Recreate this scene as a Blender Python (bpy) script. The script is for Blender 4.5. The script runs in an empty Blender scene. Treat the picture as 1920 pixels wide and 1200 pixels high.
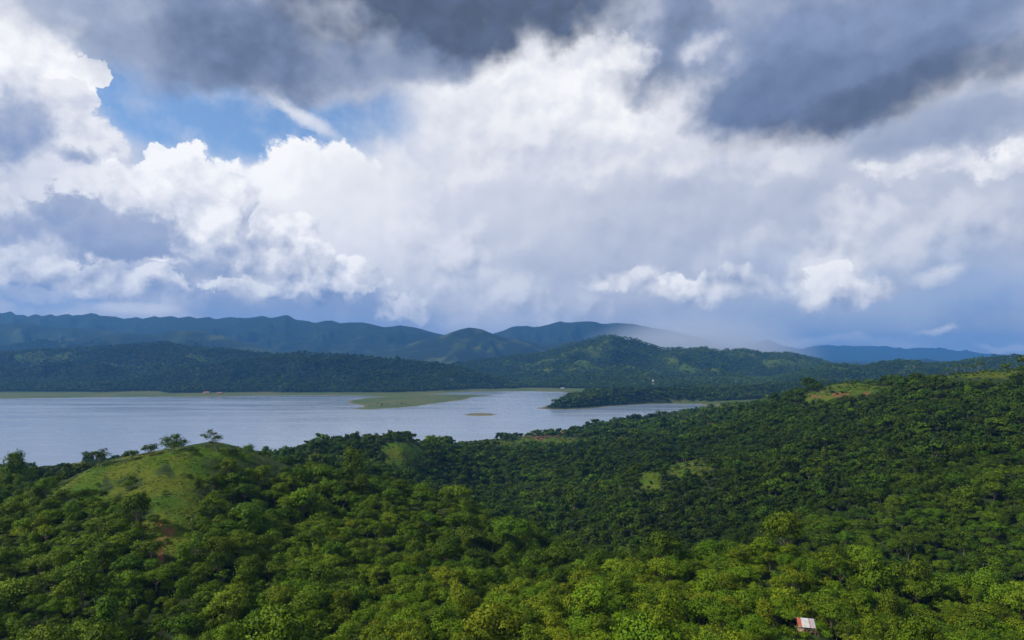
import bpy, math, random
import numpy as np
from mathutils import Vector, Matrix

random.seed(7)
rng = np.random.default_rng(11)
scene = bpy.context.scene
COL = scene.collection
F = 1297.0            # focal length in photo pixels (1920 wide)
HZ = 665.0            # horizon row in the photo
CAMZ = 115.0          # drone height above the lake

# ------------------------------------------------------------------ camera
cam_data = bpy.data.cameras.new("camera")
cam = bpy.data.objects.new("camera", cam_data)
COL.objects.link(cam)
cam.location = (0, 0, CAMZ)
cam.rotation_euler = (math.radians(90), 0, 0)
cam_data.sensor_width = 36.0
cam_data.lens = 36.0 * F / 1920.0
cam_data.shift_y = (HZ - 600.0) / 1920.0
cam_data.clip_start = 0.5
cam_data.clip_end = 120000
scene.camera = cam

# ------------------------------------------------------------------ world
SUN_EL, SUN_AZ = math.radians(44), math.radians(-104)   # azimuth from +Y towards +X
world = bpy.data.worlds.new("World")
scene.world = world
world.use_nodes = True
world.cycles.sampling_method = 'MANUAL'
world.cycles.sample_map_resolution = 512
WT = world.node_tree
WT.nodes.clear()
WN, WL = WT.nodes, WT.links


class NT:
    """tiny helper to write node trees"""
    def __init__(self, tree):
        self.t, self.n, self.l = tree, tree.nodes, tree.links

    def put(self, sock, v):
        if isinstance(v, bpy.types.NodeSocket):
            self.l.new(v, sock)
        elif isinstance(v, (tuple, list)) and len(v) == 3 and len(sock.default_value) == 4:
            sock.default_value = (*v, 1)
        else:
            sock.default_value = v

    def math(self, op, a, b=None, c=None, clamp=False):
        n = self.n.new('ShaderNodeMath'); n.operation = op; n.use_clamp = clamp
        for i, v in enumerate((a, b, c)):
            if v is not None:
                self.put(n.inputs[i], v)
        return n.outputs[0]

    def vmath(self, op, a, b=None, s=None):
        n = self.n.new('ShaderNodeVectorMath'); n.operation = op
        self.put(n.inputs[0], a)
        if b is not None:
            self.put(n.inputs[1], b)
        if s is not None:
            self.put(n.inputs['Scale'], s)
        return n.outputs['Value'] if op in ('LENGTH', 'DOT_PRODUCT', 'DISTANCE') else n.outputs[0]

    def mix(self, f, a, b):
        n = self.n.new('ShaderNodeMix'); n.data_type = 'RGBA'
        self.put(n.inputs[0], f); self.put(n.inputs[6], a); self.put(n.inputs[7], b)
        return n.outputs[2]

    def ramp(self, v, lo, hi, smooth=True, a=0.0, b=1.0):
        n = self.n.new('ShaderNodeMapRange')
        n.interpolation_type = 'SMOOTHSTEP' if smooth else 'LINEAR'
        self.put(n.inputs[0], v)
        for i, x in enumerate((lo, hi, a, b)):
            self.put(n.inputs[i + 1], x)
        return n.outputs[0]

    def noise(self, vec, scale, detail=4, rough=0.55, dist=0.0, dims='3D', lac=2.0, kind='FBM'):
        n = self.n.new('ShaderNodeTexNoise'); n.noise_dimensions = dims; n.noise_type = kind
        if vec is not None:
            self.put(n.inputs['Vector'], vec)
        n.inputs['Scale'].default_value = scale
        n.inputs['Detail'].default_value = detail
        n.inputs['Roughness'].default_value = rough
        n.inputs['Lacunarity'].default_value = lac
        n.inputs['Distortion'].default_value = dist
        return n.outputs[0], n.outputs[1]

    def voronoi(self, vec, scale, detail=3, rough=0.55, feature='SMOOTH_F1', dims='3D'):
        n = self.n.new('ShaderNodeTexVoronoi'); n.feature = feature; n.voronoi_dimensions = dims
        n.normalize = False
        self.put(n.inputs['Vector'], vec)
        n.inputs['Scale'].default_value = scale
        n.inputs['Detail'].default_value = detail
        n.inputs['Roughness'].default_value = rough
        if feature == 'SMOOTH_F1':
            n.inputs['Smoothness'].default_value = 0.35
        return n.outputs['Distance']

    def comb(self, x, y, z):
        n = self.n.new('ShaderNodeCombineXYZ')
        for i, v in enumerate((x, y, z)):
            self.put(n.inputs[i], v)
        return n.outputs[0]

    def sep(self, v):
        n = self.n.new('ShaderNodeSeparateXYZ'); self.put(n.inputs[0], v)
        return n.outputs


def lin(r, g, b):
    f = lambda c: (c / 255 / 12.92) if c / 255 <= 0.04045 else ((c / 255 + 0.055) / 1.055) ** 2.4
    return (f(r), f(g), f(b))


def sky_at(px, py):
    a = math.atan((px - 960) / F)
    return a, (HZ - py) / F * math.cos(a)


W = NT(WT)
tc = WN.new('ShaderNodeTexCoord').outputs['Generated']
D = W.vmath('NORMALIZE', tc)
dx, dy, dz = W.sep(D)
az = W.math('ARCTAN2', dx, dy)
hor = W.math('MAXIMUM', W.math('SQRT', W.math('ADD', W.math('MULTIPLY', dx, dx), W.math('MULTIPLY', dy, dy))), 0.05)
tel = W.math('MAXIMUM', W.math('DIVIDE', dz, hor), -0.05)
P = W.comb(az, tel, 0.0)                 # direction: azimuth, tangent of elevation

nish = WN.new('ShaderNodeTexSky')
nish.sky_type = 'NISHITA'
nish.sun_disc = False
nish.sun_elevation = SUN_EL
nish.sun_rotation = SUN_AZ
nish.altitude = 100
nish.air_density = 1.0
nish.dust_density = 0.6
nish.ozone_density = 3.0
tint = WN.new('ShaderNodeMix'); tint.data_type = 'RGBA'; tint.blend_type = 'MULTIPLY'
tint.inputs[0].default_value = 1.0
WL.new(nish.outputs[0], tint.inputs[6])
tint.inputs[7].default_value = (0.09, 0.1225, 0.1475, 1)       # sky strength about 0.12
sky = tint.outputs[2]

# shared turbulence
n_lo, c_lo = W.noise(P, 5.0, 5, 0.55, dims='2D')                   # broad drift
n_mid, c_mid = W.noise(P, 15.0, 7, 0.62, dims='2D')                # cauliflower edges
P2 = W.vmath('ADD', P, (-0.010, 0.016, 0.0))
vor_a = W.voronoi(W.vmath('ADD', P, W.vmath('SCALE', c_mid, s=0.03)), 12.0, 2.0, 0.55, dims='2D')
vor_b = W.voronoi(W.vmath('ADD', P2, W.vmath('SCALE', c_mid, s=0.03)), 12.0, 2.0, 0.55, dims='2D')
P_r = W.comb(W.vmath('DOT_PRODUCT', P, (0.82, 0.57, 0.0)), W.vmath('DOT_PRODUCT', P, (-0.57, 0.82, 0.0)), 0.0)
P2_r = W.vmath('ADD', P_r, (0.0009, 0.0188, 0.0))
n_fine, _ = W.noise(P_r, 24.0, 6, 0.6, dims='2D')
n_fine2, _ = W.noise(P2_r, 24.0, 6, 0.6, dims='2D')
puff = W.math('ADD', W.math('MULTIPLY', W.math('SUBTRACT', vor_b, vor_a), 1.25),
              W.math('MULTIPLY', W.math('SUBTRACT', n_fine, n_fine2), 1.6))     # relief, lit from upper left
cen = lambda c: W.vmath('SUBTRACT', c, (0.5, 0.5, 0.5))
P_soft = W.vmath('ADD', P, W.vmath('SCALE', cen(c_lo), s=0.16))
P_puff = W.vmath('ADD', W.vmath('ADD', P, W.vmath('SCALE', cen(c_mid), s=0.085)), W.vmath('SCALE', cen(c_lo), s=0.04))
P_tiny = W.vmath('ADD', P, W.vmath('SCALE', cen(c_mid), s=0.035))
P_deck = W.vmath('ADD', W.vmath('ADD', P, W.vmath('SCALE', cen(c_lo), s=0.11)), W.vmath('SCALE', cen(c_mid), s=0.05))
erode = W.math('MULTIPLY', W.math('SUBTRACT', vor_a, 0.42), 0.55)

WHITE, BRIGHT = (1.04, 1.03, 1.03), lin(243, 243, 247)
PALE, LAV = lin(227, 229, 238), lin(203, 208, 223)
GREY, BLUEGREY = lin(166, 176, 202), lin(132, 152, 192)
SLATE, DARK, DARKEST = lin(122, 139, 172), lin(98, 112, 140), lin(84, 94, 114)
HORBLUE = lin(166, 187, 219)

# background veil of bright thin cloud, open where the blue shows
veil_n = W.math('MULTIPLY_ADD', puff, 0.35, W.ramp(n_lo, 0.28, 0.72), clamp=True)
veil_c = W.mix(veil_n, LAV, PALE)
veil_c = W.mix(W.ramp(W.math('ADD', tel, W.math('MULTIPLY', n_lo, 0.12)), 0.06, 0.26), W.mix(veil_n, GREY, LAV), veil_c)


WARP = {'soft': P_soft, 'puff': P_puff, 'deck': P_deck, 'tiny': P_tiny, 'none': P}


def vmad(v, s, o):
    n = WN.new('ShaderNodeVectorMath'); n.operation = 'MULTIPLY_ADD'
    W.put(n.inputs[0], v); W.put(n.inputs[1], s); W.put(n.inputs[2], o)
    return n.outputs[0]


def blob_mask(px, py, rx, ry, rot=0, soft=0.3, warp='soft', er=0.0, op=1.0):
    """mask of a ragged ellipse of sky directions; the vector is (x, y, 1) in units of its radii"""
    a, t = sky_at(px, py)
    k = math.cos(math.atan((px - 960) / F))
    sx, sy = rx / F * k * k, ry / F * k
    v = WARP[warp]
    if rot:
        c, s_ = math.cos(math.radians(rot)), math.sin(math.radians(rot))
        u = W.vmath('DOT_PRODUCT', v, (c, s_, 0.0))
        w = W.vmath('DOT_PRODUCT', v, (-s_, c, 0.0))
        v, a, t = W.comb(u, w, 0.0), a * c + t * s_, -a * s_ + t * c
    loc = vmad(v, (1 / sx, 1 / sy, 0.0), (-a / sx, -t / sy, 1.0))
    ln = W.vmath('LENGTH', loc)
    if er:
        ln = W.math('MULTIPLY_ADD', erode, er * 0.7, ln)
    g = lambda r: math.sqrt(r * r + 1)
    return W.ramp(ln, g(1 + soft), g(1 - soft), b=op), loc


gap = None
for b in ((420, 235, 300, 85, -3, 0.4), (175, 165, 70, 55, 0, 0.35), (640, 232, 130, 62, 6, 0.5), (300, 200, 170, 90, 0, 0.45)):
    g, _ = blob_mask(*b, warp='soft')
    gap = g if gap is None else W.math('MAXIMUM', gap, g)
# elsewhere round the sky the veil opens irregularly too
far_gap = W.math('MULTIPLY', W.ramp(n_lo, 0.36, 0.24), W.ramp(W.vmath('LENGTH', W.comb(az, W.math('SUBTRACT', tel, 0.2), 0)), 0.7, 1.1))
gap = W.math('MAXIMUM', gap, W.math('MULTIPLY', far_gap, 0.8))
thin = W.math('MULTIPLY_ADD', W.ramp(n_mid, 0.38, 0.75), 0.35, 0.10)
sky = W.mix(W.math('SUBTRACT', 1.0, W.math('MULTIPLY', gap, W.math('SUBTRACT', 1.0, thin))), sky, veil_c)


CLOUDS = []


def cloud(px, py, rx, ry, lit, shade, **kw):
    """one cloud: a ragged ellipse of sky directions, lit towards its top"""
    CLOUDS.append((px, py, rx, ry, lit, shade, kw))


def paint(sky, c):
    px, py, rx, ry, lit, shade, kw = c
    o = dict(rot=0, soft=0.3, warp='puff', op=1.0, er=0.6, relief=1.0, grad=0.6, bias=0.5)
    o.update(kw)
    m, loc = blob_mask(px, py, rx, ry, o['rot'], o['soft'], o['warp'], o['er'], o['op'])
    L = W.vmath('DOT_PRODUCT', loc, (0.0, o['grad'] * 0.5, o['bias']))
    L = W.math('MULTIPLY_ADD', puff, o['relief'], L, clamp=True)
    return W.mix(m, sky, W.mix(L, shade, lit))


# --- broad soft light and shade in the veil
S = dict(warp='soft', er=0.0, relief=0.3, grad=0.3)
cloud(1080, 200, 260, 130, WHITE, PALE, soft=0.6, op=0.85, warp='soft', er=0.3, relief=0.5, grad=0.3, bias=0.6)
cloud(980, 310, 220, 120, BRIGHT, PALE, soft=0.7, op=0.7, **S)
cloud(1400, 340, 330, 100, PALE, LAV, soft=0.7, op=0.8, **S)
cloud(1200, 450, 380, 110, LAV, GREY, soft=0.6, op=0.75, **S)
cloud(1010, 270, 90, 30, LAV, GREY, soft=0.8, op=0.6, **S)
cloud(880, 430, 170, 80, PALE, LAV, soft=0.7, op=0.7, **S)
cloud(1250, 600, 260, 70, LAV, GREY, soft=0.6, op=0.6, **S)
cloud(1720, 400, 220, 90, LAV, GREY, soft=0.7, op=0.6, **S)
for a_ in ((1000, 190, 190, 80, WHITE, PALE), (1190, 215, 120, 75, WHITE, PALE), (900, 250, 120, 60, BRIGHT, LAV), (1060, 300, 220, 55, BRIGHT, LAV), (1420, 310, 190, 45, BRIGHT, LAV),
           (800, 350, 80, 50, BRIGHT, LAV), (830, 470, 130, 50, BRIGHT, GREY), (900, 540, 120, 40, BRIGHT, GREY), (1000, 585, 140, 30, PALE, GREY), (1650, 460, 170, 80, BRIGHT, LAV), (1820, 440, 150, 60, PALE, GREY),
           (1450, 480, 120, 50, PALE, LAV), (1080, 120, 60, 40, WHITE, PALE)):
    cloud(*a_, soft=0.42, op=0.62, er=1.2, relief=0.8, bias=0.66, grad=0.6)
# blue air low down on both sides
cloud(1760, 610, 330, 85, HORBLUE, lin(154, 178, 214), soft=0.7, op=0.45, **S)
cloud(1640, 545, 330, 60, lin(160, 182, 216), HORBLUE, soft=0.7, op=0.4, **S)
cloud(40, 545, 230, 50, HORBLUE, lin(104, 138, 196), rot=-8, soft=0.5, op=0.9, **S)
cloud(330, 560, 420, 24, lin(140, 160, 200), BLUEGREY, soft=0.6, op=0.8, **S)
cloud(560, 585, 260, 20, lin(150, 170, 208), BLUEGREY, soft=0.6, op=0.7, **S)
# --- upper left bright cloud with its shaded hollows
cloud(-60, 80, 230, 160, WHITE, PALE, soft=0.12, bias=0.75, er=0.9)
cloud(60, 150, 130, 90, WHITE, PALE, rot=-20, soft=0.06, bias=0.7, er=0.8)
cloud(150, 125, 62, 26, WHITE, BRIGHT, rot=12, soft=0.05, er=0.7)
cloud(140, 175, 38, 28, WHITE, PALE, soft=0.06, er=0.7)
cloud(90, 260, 150, 120, BRIGHT, LAV, rot=-40, soft=0.08, bias=0.6)
cloud(20, 350, 260, 110, PALE, LAV, soft=0.4, bias=0.6)
cloud(40, 235, 75, 70, GREY, BLUEGREY, soft=0.45, op=0.85, grad=0.2)
cloud(-20, 280, 90, 50, GREY, BLUEGREY, soft=0.45, op=0.8)
cloud(140, 295, 55, 24, GREY, BLUEGREY, soft=0.5, op=0.75)
# --- cumulus behind, right of the tower
cloud(560, 360, 190, 95, WHITE, BRIGHT, soft=0.07, er=0.9, relief=0.5, bias=0.8)
cloud(655, 310, 62, 55, WHITE, BRIGHT, soft=0.12, er=0.9, relief=0.5, bias=0.75)
cloud(700, 370, 110, 90, BRIGHT, PALE, soft=0.5, relief=0.4, bias=0.65)
cloud(600, 450, 220, 70, BRIGHT, PALE, soft=0.5, relief=0.4, bias=0.6)
# --- the tower
cloud(330, 400, 170, 120, WHITE, LAV, soft=0.07, er=0.9, relief=0.8, bias=0.72)
cloud(285, 310, 52, 48, WHITE, PALE, soft=0.06, er=0.9, relief=1.0, bias=0.75)
cloud(370, 330, 75, 45, WHITE, PALE, soft=0.06, er=0.9, relief=1.0, bias=0.75)
cloud(440, 350, 34, 40, WHITE, PALE, soft=0.06, er=0.9, relief=1.0, bias=0.7)
cloud(465, 410, 26, 60, PALE, GREY, soft=0.3, op=0.7, er=0.7, bias=0.45)
cloud(190, 370, 90, 50, BRIGHT, LAV, soft=0.35, bias=0.65, op=0.9)
# --- lower cumulus heap
cloud(560, 450, 85, 62, WHITE, LAV, soft=0.06, er=0.9, relief=0.9, bias=0.7)
cloud(610, 470, 42, 50, WHITE, LAV, soft=0.06, er=0.9, relief=0.9, bias=0.68)
cloud(500, 480, 110, 45, BRIGHT, GREY, soft=0.2, relief=0.9, bias=0.5)
cloud(420, 490, 90, 55, LAV, BLUEGREY, soft=0.4, op=0.85, bias=0.5)
cloud(560, 510, 150, 40, BRIGHT, GREY, soft=0.15, relief=0.9, bias=0.5)
cloud(665, 505, 44, 24, WHITE, GREY, soft=0.1, relief=0.9, bias=0.6)
cloud(690, 535, 44, 22, BRIGHT, GREY, soft=0.12, relief=0.9, bias=0.55)
cloud(430, 530, 70, 20, BRIGHT, GREY, soft=0.15, relief=0.9, bias=0.6)
cloud(570, 545, 120, 20, BRIGHT, BLUEGREY, soft=0.25, relief=0.9, bias=0.5)
cloud(770, 575, 60, 22, BRIGHT, LAV, soft=0.3, op=0.8, relief=0.9, bias=0.65)
# --- big grey cloud on the left and the bright band under it
cloud(140, 525, 210, 38, BRIGHT, GREY, rot=-7, soft=0.35, bias=0.6, relief=1.0)
cloud(290, 535, 60, 22, BRIGHT, GREY, soft=0.25, bias=0.6, relief=1.0)
cloud(10, 385, 60, 22, BRIGHT, LAV, soft=0.4, op=0.8)
cloud(30, 430, 60, 35, GREY, BLUEGREY, soft=0.4, op=0.8)
cloud(205, 430, 158, 52, lin(178, 187, 210), lin(146, 161, 196), soft=0.2, relief=0.5, grad=0.9, bias=0.55)
cloud(230, 475, 110, 20, lin(158, 170, 200), lin(138, 154, 192), soft=0.4, relief=0.4)
cloud(100, 390, 60, 22, GREY, lin(140, 158, 194), rot=5, soft=0.35, op=0.8, relief=0.4)
# --- right hand cumulus
cloud(1560, 500, 90, 60, BRIGHT, LAV, soft=0.3, op=0.9, bias=0.6)
cloud(1660, 440, 90, 60, PALE, LAV, soft=0.3, op=0.75, bias=0.6)
cloud(1180, 522, 85, 24, BRIGHT, GREY, rot=8, soft=0.4, bias=0.6)
cloud(1310, 538, 120, 34, BRIGHT, GREY, rot=-6, soft=0.3, bias=0.62, relief=0.8)
cloud(1290, 520, 50, 20, WHITE, LAV, soft=0.25, bias=0.65)
cloud(1575, 550, 110, 30, WHITE, GREY, rot=-4, soft=0.3, bias=0.62, relief=0.8)
cloud(1555, 515, 48, 34, WHITE, PALE, soft=0.12, bias=0.7)
cloud(1660, 545, 44, 20, PALE, GREY, soft=0.3, op=0.8)
cloud(1765, 517, 44, 15, BRIGHT, PALE, rot=14, soft=0.8, bias=0.7, op=.85, er=1.0, warp='tiny')
cloud(1758, 614, 26, 5, WHITE, BRIGHT, rot=8, soft=0.9, er=0.9, op=.9, warp='tiny')
cloud(1560, 640, 110, 7, PALE, LAV, soft=0.8, op=0.8, er=0.3, warp='tiny')
cloud(1910, 654, 70, 6, BRIGHT, PALE, rot=-8, soft=0.6, op=0.9, er=0.3, warp='tiny')
cloud(1850, 560, 110, 40, lin(168, 186, 220), lin(140, 168, 214), soft=0.6, op=0.6)
cloud(1850, 310, 110, 38, WHITE, PALE, soft=0.25, bias=0.65)
cloud(1700, 318, 130, 26, BRIGHT, LAV, soft=0.35, bias=0.65)
cloud(560, 213, 70, 13, BRIGHT, PALE, rot=-28, soft=0.8, bias=0.7, er=0.8, op=.9, warp='tiny')
# light rims along the mountain crests
cloud(60, 577, 130, 9, PALE, LAV, soft=0.7, op=0.5, warp='soft', er=0.3)
cloud(250, 578, 70, 10, BRIGHT, PALE, soft=0.6, op=0.6, warp='none', er=0.3)
# --- dark cloud deck overhead, towards the top of the view and beyond it
DK = dict(warp='deck', er=0.6, relief=0.6, grad=0.5)
cloud(330, 55, 300, 100, lin(158, 170, 198), SLATE, soft=0.5, op=0.8, bias=0.35, **DK)
cloud(540, 125, 190, 55, lin(158, 170, 198), SLATE, soft=0.7, op=0.7, bias=0.4, **DK)
cloud(460, 80, 170, 90, SLATE, DARK, soft=0.55, op=0.9, bias=0.35, **DK)
cloud(850, -10, 360, 125, DARK, DARKEST, soft=0.28, bias=0.4, **DK)
cloud(760, 110, 130, 40, SLATE, lin(112, 130, 165), soft=0.6, op=0.7, bias=0.4, **DK)
cloud(1250, 70, 150, 90, SLATE, DARK, soft=0.45, op=0.9, bias=0.4, **DK)
cloud(1640, 30, 430, 150, lin(140, 156, 190), SLATE, soft=0.45, bias=0.45, **DK)
cloud(1560, 165, 300, 100, SLATE, lin(108, 124, 158), rot=6, soft=0.2, bias=0.4, **DK)
cloud(1680, 190, 320, 50, DARK, DARKEST, rot=12, soft=0.5, op=0.75, bias=0.4, **DK)
cloud(1830, 235, 240, 42, lin(140, 156, 188), lin(122, 140, 176), rot=8, soft=0.8, op=0.75, bias=0.45, **DK)
cloud(1345, 85, 48, 30, PALE, GREY, soft=0.7, op=0.8, warp='soft', er=0.5)
cloud(1190, 50, 40, 50, LAV, GREY, soft=0.8, op=0.6, warp='soft', er=0.5)
cloud(1130, 110, 80, 35, WHITE, PALE, soft=0.5, op=0.8, warp='puff', er=0.6)
# the same deck goes on, broken, over the rest of the sky
q = W.vmath('SCALE', D, s=W.math('DIVIDE', 1.0, W.math('ADD', W.math('MAXIMUM', dz, 0.0), 0.12)))
dn, _ = W.noise(q, 0.55, 6, 0.55, dims='2D')
deck_c = W.mix(W.ramp(dn, 0.40, 0.62), lin(140, 153, 182), DARK)
deck_m = W.math('MULTIPLY', W.math('MULTIPLY', W.ramp(dn, 0.30, 0.50), W.ramp(tel, 0.48, 0.80)), 0.95)
sky0 = sky


def branch(clouds):
    """a background closure holding the clouds of one part of the sky (the others are skipped when not needed)"""
    s = sky0
    base = dict(WARP)
    for i, c in enumerate(clouds):
        if i % 8 == 0:                     # chain the layers so that they are evaluated in order
            for kk in WARP:
                WARP[kk] = vmad(s, (0, 0, 1e-6), WARP[kk])
        s = paint(s, c)
    WARP.update(base)
    s = W.mix(deck_m, s, deck_c)
    bg = WN.new('ShaderNodeBackground')
    bg.inputs['Strength'].default_value = 1.0
    WL.new(s, bg.inputs['Color'])
    return bg.outputs[0]


def mix_shader(f, a, b):
    n = WN.new('ShaderNodeMixShader')
    WL.new(f, n.inputs[0]); WL.new(a, n.inputs[1]); WL.new(b, n.inputs[2])
    return n.outputs[0]


SPLIT = 830
left = [c for c in CLOUDS if c[0] - c[2] * 1.7 - 120 < SPLIT + 60]
right = [c for c in CLOUDS if c[0] + c[2] * 1.7 + 120 > SPLIT - 60]
f_side = W.ramp(az, sky_at(SPLIT - 60, 300)[0], sky_at(SPLIT + 60, 300)[0])
f_out = W.math('MAXIMUM', W.ramp(W.math('ABSOLUTE', az), 0.72, 0.92), W.ramp(tel, 0.62, 0.85))
view_sky = mix_shader(f_side, branch(left), branch(right))
whole = mix_shader(f_out, view_sky, branch([]))
wo = WN.new('ShaderNodeOutputWorld')
WL.new(whole, wo.inputs['Surface'])

# ------------------------------------------------------------------ sun
sd = bpy.data.lights.new("sun", 'SUN')
sun = bpy.data.objects.new("sun", sd)
COL.objects.link(sun)
sd.energy = 5.0
sd.angle = math.radians(3.0)
sd.color = (1.0, 0.91, 0.76)
to_sun = Vector((math.sin(SUN_AZ) * math.cos(SUN_EL), math.cos(SUN_AZ) * math.cos(SUN_EL), math.sin(SUN_EL)))
sun.rotation_euler = to_sun.to_track_quat('Z', 'Y').to_euler()
sun.location = (-300, -100, 600)

# ------------------------------------------------------------------ exposure and render settings
vs = scene.view_settings
vs.view_transform = 'Standard'
vs.look = 'None'
vs.exposure = 0.0
vs.gamma = 1.0
vs.use_curve_mapping = False
scene.render.engine = 'CYCLES'
cy = scene.cycles
cy.max_bounces = 5
cy.diffuse_bounces = 3
cy.glossy_bounces = 2
cy.transmission_bounces = 3
cy.volume_bounces = 2
cy.transparent_max_bounces = 4
cy.use_denoising = True
cy.use_adaptive_sampling = True
cy.adaptive_threshold = 0.02
cy.sample_clamp_indirect = 6
#@@GEOM
# ------------------------------------------------------------------ numeric terrain
def hash2(ix, iy, seed):
    n = (ix.astype(np.int64) * 374761393 + iy.astype(np.int64) * 668265263 + seed * 974634777) & 0xFFFFFFFF
    n = ((n ^ (n >> 13)) * 1274126177) & 0xFFFFFFFF
    return n ^ (n >> 16)


def perlin(x, y, seed=0):
    ix, iy = np.floor(x), np.floor(y)
    fx, fy = x - ix, y - iy
    ux, uy = fx * fx * fx * (fx * (fx * 6 - 15) + 10), fy * fy * fy * (fy * (fy * 6 - 15) + 10)
    out = 0
    for dx_ in (0, 1):
        for dy_ in (0, 1):
            h = hash2(ix + dx_, iy + dy_, seed) % 1024 * (2 * np.pi / 1024)
            g = np.cos(h) * (fx - dx_) + np.sin(h) * (fy - dy_)
            out = out + g * (ux if dx_ else 1 - ux) * (uy if dy_ else 1 - uy)
    return out * 1.4


def fbm(x, y, scale, octs=4, seed=0, gain=0.5):
    v, a = 0, 1.0
    for i in range(octs):
        v = v + a * perlin(x / scale + 17.3 * i, y / scale - 9.1 * i, seed + i)
        a *= gain; scale /= 2.03
    return v


def ridged(x, y, scale, octs=4, seed=0):
    v, a, w = 0, 1.0, 1.0
    for i in range(octs):
        n = 1 - np.abs(perlin(x / scale + 5.7 * i, y / scale + 3.3 * i, seed + i)) * 1.6
        n = np.clip(n, 0, 1) ** 1.5
        v = v + a * n * w
        w = np.clip(n, 0, 1); a *= 0.5; scale /= 2.05
    return v / 1.6


def sstep(a, b, x):
    t = np.clip((x - a) / (b - a), 0, 1)
    return t * t * (3 - 2 * t)


def plan(px, py, z=0.0):
    """ground point of a photo pixel at height z"""
    Y = (CAMZ - z) * F / (py - HZ)
    return ((px - 960) / F * Y, Y)


# lake outline in plan: near shore, headland bay, headland, far shore, spit
LAKE = [(-6000, 420), (-1500, 560), (-503, 680), (-465, 735), (-300, 800), (-180, 830), (-60, 915), (20, 985), (150, 1150), (300, 1350),
        (440, 1500), (437, 1621), (323, 1612), (225, 1538), (152, 1462), (95, 1448), (51, 1477), (70, 1530), (110, 1650), (150, 1850), (184, 2071),
        (148, 2131), (50, 2177), (-33, 2168), (-148, 2131), (-239, 2010), (-130, 1990), (-44, 1982), (-60, 1950), (-102, 1888),
        (-122, 1754), (-177, 1639), (-213, 1537), (-253, 1491), (-302, 1448), (-338, 1462), (-330, 1553), (-390, 1640),
        (-407, 1704), (-392, 1818), (-349, 1900), (-475, 1940), (-687, 1945), (-810, 1880), (-1000, 1880), (-1164, 1841), (-1330, 1797),
        (-1533, 1730), (-3000, 1560), (-6000, 1300)]
LP = np.array(LAKE, float)


def lake_sd(x, y):
    """distance to the lake shore, negative on water"""
    res = np.full(x.shape, 2000.0)
    k = (y > 250) & (y < 2900) & (x < 1500)
    res[k] = lake_sd_near(x[k], y[k])
    return res


def lake_sd_near(x, y):
    d = np.full(x.shape, 1e18); inside = np.zeros(x.shape, bool)
    n = len(LP)
    for i in range(n):
        a, b = LP[i], LP[(i + 1) % n]
        e = b - a
        wx, wy = x - a[0], y - a[1]
        t = np.clip((wx * e[0] + wy * e[1]) / (e @ e), 0, 1)
        d = np.minimum(d, (wx - t * e[0]) ** 2 + (wy - t * e[1]) ** 2)
        c = (a[1] > y) != (b[1] > y)
        inside ^= c & (x < (b[0] - a[0]) * (y - a[1]) / ((b[1] - a[1]) if b[1] != a[1] else 1e-9) + a[0])
    d = np.sqrt(d)
    d = np.where(inside, -d, d)
    isl = (np.hypot((x + 61) / 31.0, (y - 1325) / 24.0) - 1) * -24.0       # the islet
    return np.where(d < 0, np.maximum(d, isl), d)


# near land: (photo column, photo row, distance, what grows above the ground)
NEAR = [
    (370, 845, 250, 0), (430, 845, 255, 0), (300, 853, 252, 0), (240, 862, 252, 0), (180, 870, 252, 1), (500, 852, 268, 3), (560, 864, 285, 5),
    (330, 930, 214, 0), (300, 1000, 191, 0), (290, 1060, 176, 2), (420, 930, 225, 5), (480, 990, 205, 6), (200, 940, 215, 2), (110, 905, 235, 4),
    (60, 925, 240, 6), (0, 892, 300, 6), (-250, 905, 290, 6), (100, 1010, 190, 6), (-150, 1010, 195, 6), (300, 1150, 155, 6), (0, 1150, 155, 6), (-250, 1150, 155, 6),
    (640, 893, 300, 4), (760, 922, 290, 3), (870, 962, 275, 3), (960, 1004, 262, 3), (1020, 1040, 245, 6), (560, 950, 238, 6), (700, 1000, 216, 6), (850, 1040, 208, 6), (620, 1080, 178, 6),
    (950, 960, 385, 15), (1100, 930, 480, 6), (1000, 880, 610, 6), (800, 885, 560, 9), (1080, 985, 345, 16), (1150, 1030, 280, 14),
    (600, 832, 540, 8), (700, 820, 610, 8), (760, 822, 650, 8), (820, 834, 720, 7), (760, 842, 575, 0), (690, 870, 520, 7),
    (900, 838, 790, 1), (1000, 815, 900, 0), (1000, 806, 1000, 4), (1100, 803, 990, 6), (1200, 792, 1060, 6), (1300, 772, 1180, 6), (1060, 828, 820, 0),
    (1340, 764, 1230, 6), (1400, 754, 1010, 7), (1500, 742, 800, 7), (1540, 735, 690, 0), (1600, 713, 620, 0), (1700, 718, 600, 5), (1780, 697, 560, 1), (1850, 690, 540, 1),
    (1920, 692, 540, 3), (2100, 690, 560, 6), (2300, 700, 500, 6), (2300, 760, 400, 6),
    (1700, 800, 430, 6), (1500, 830, 480, 6), (1290, 868, 480, 0), (1215, 885, 465, 0), (1300, 800, 780, 6), (1200, 832, 660, 6), (1400, 790, 640, 6), (1600, 760, 520, 6),
    (1400, 920, 380, 6), (1700, 930, 300, 6), (1900, 900, 290, 6), (1900, 800, 380, 6), (1200, 985, 345, 13), (1400, 1010, 292, 12), (1550, 1000, 282, 10), (1700, 1060, 232, 14), (1900, 1090, 205, 13), (2150, 1050, 220, 6),
    (1500, 1032, 186, 4), (1300, 1060, 190, 4), (1150, 1072, 194, 5), (1700, 1096, 168, 4), (1900, 1138, 152, 6), (1000, 1100, 182, 6),
    (1515, 1178, 140, 0), (1440, 1185, 140, 1), (1600, 1150, 150, 6), (1300, 1190, 128, 6), (1100, 1150, 150, 6), (900, 1150, 150, 6), (800, 1090, 182, 6), (600, 1150, 150, 6), (1800, 1195, 125, 6),
]
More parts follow.
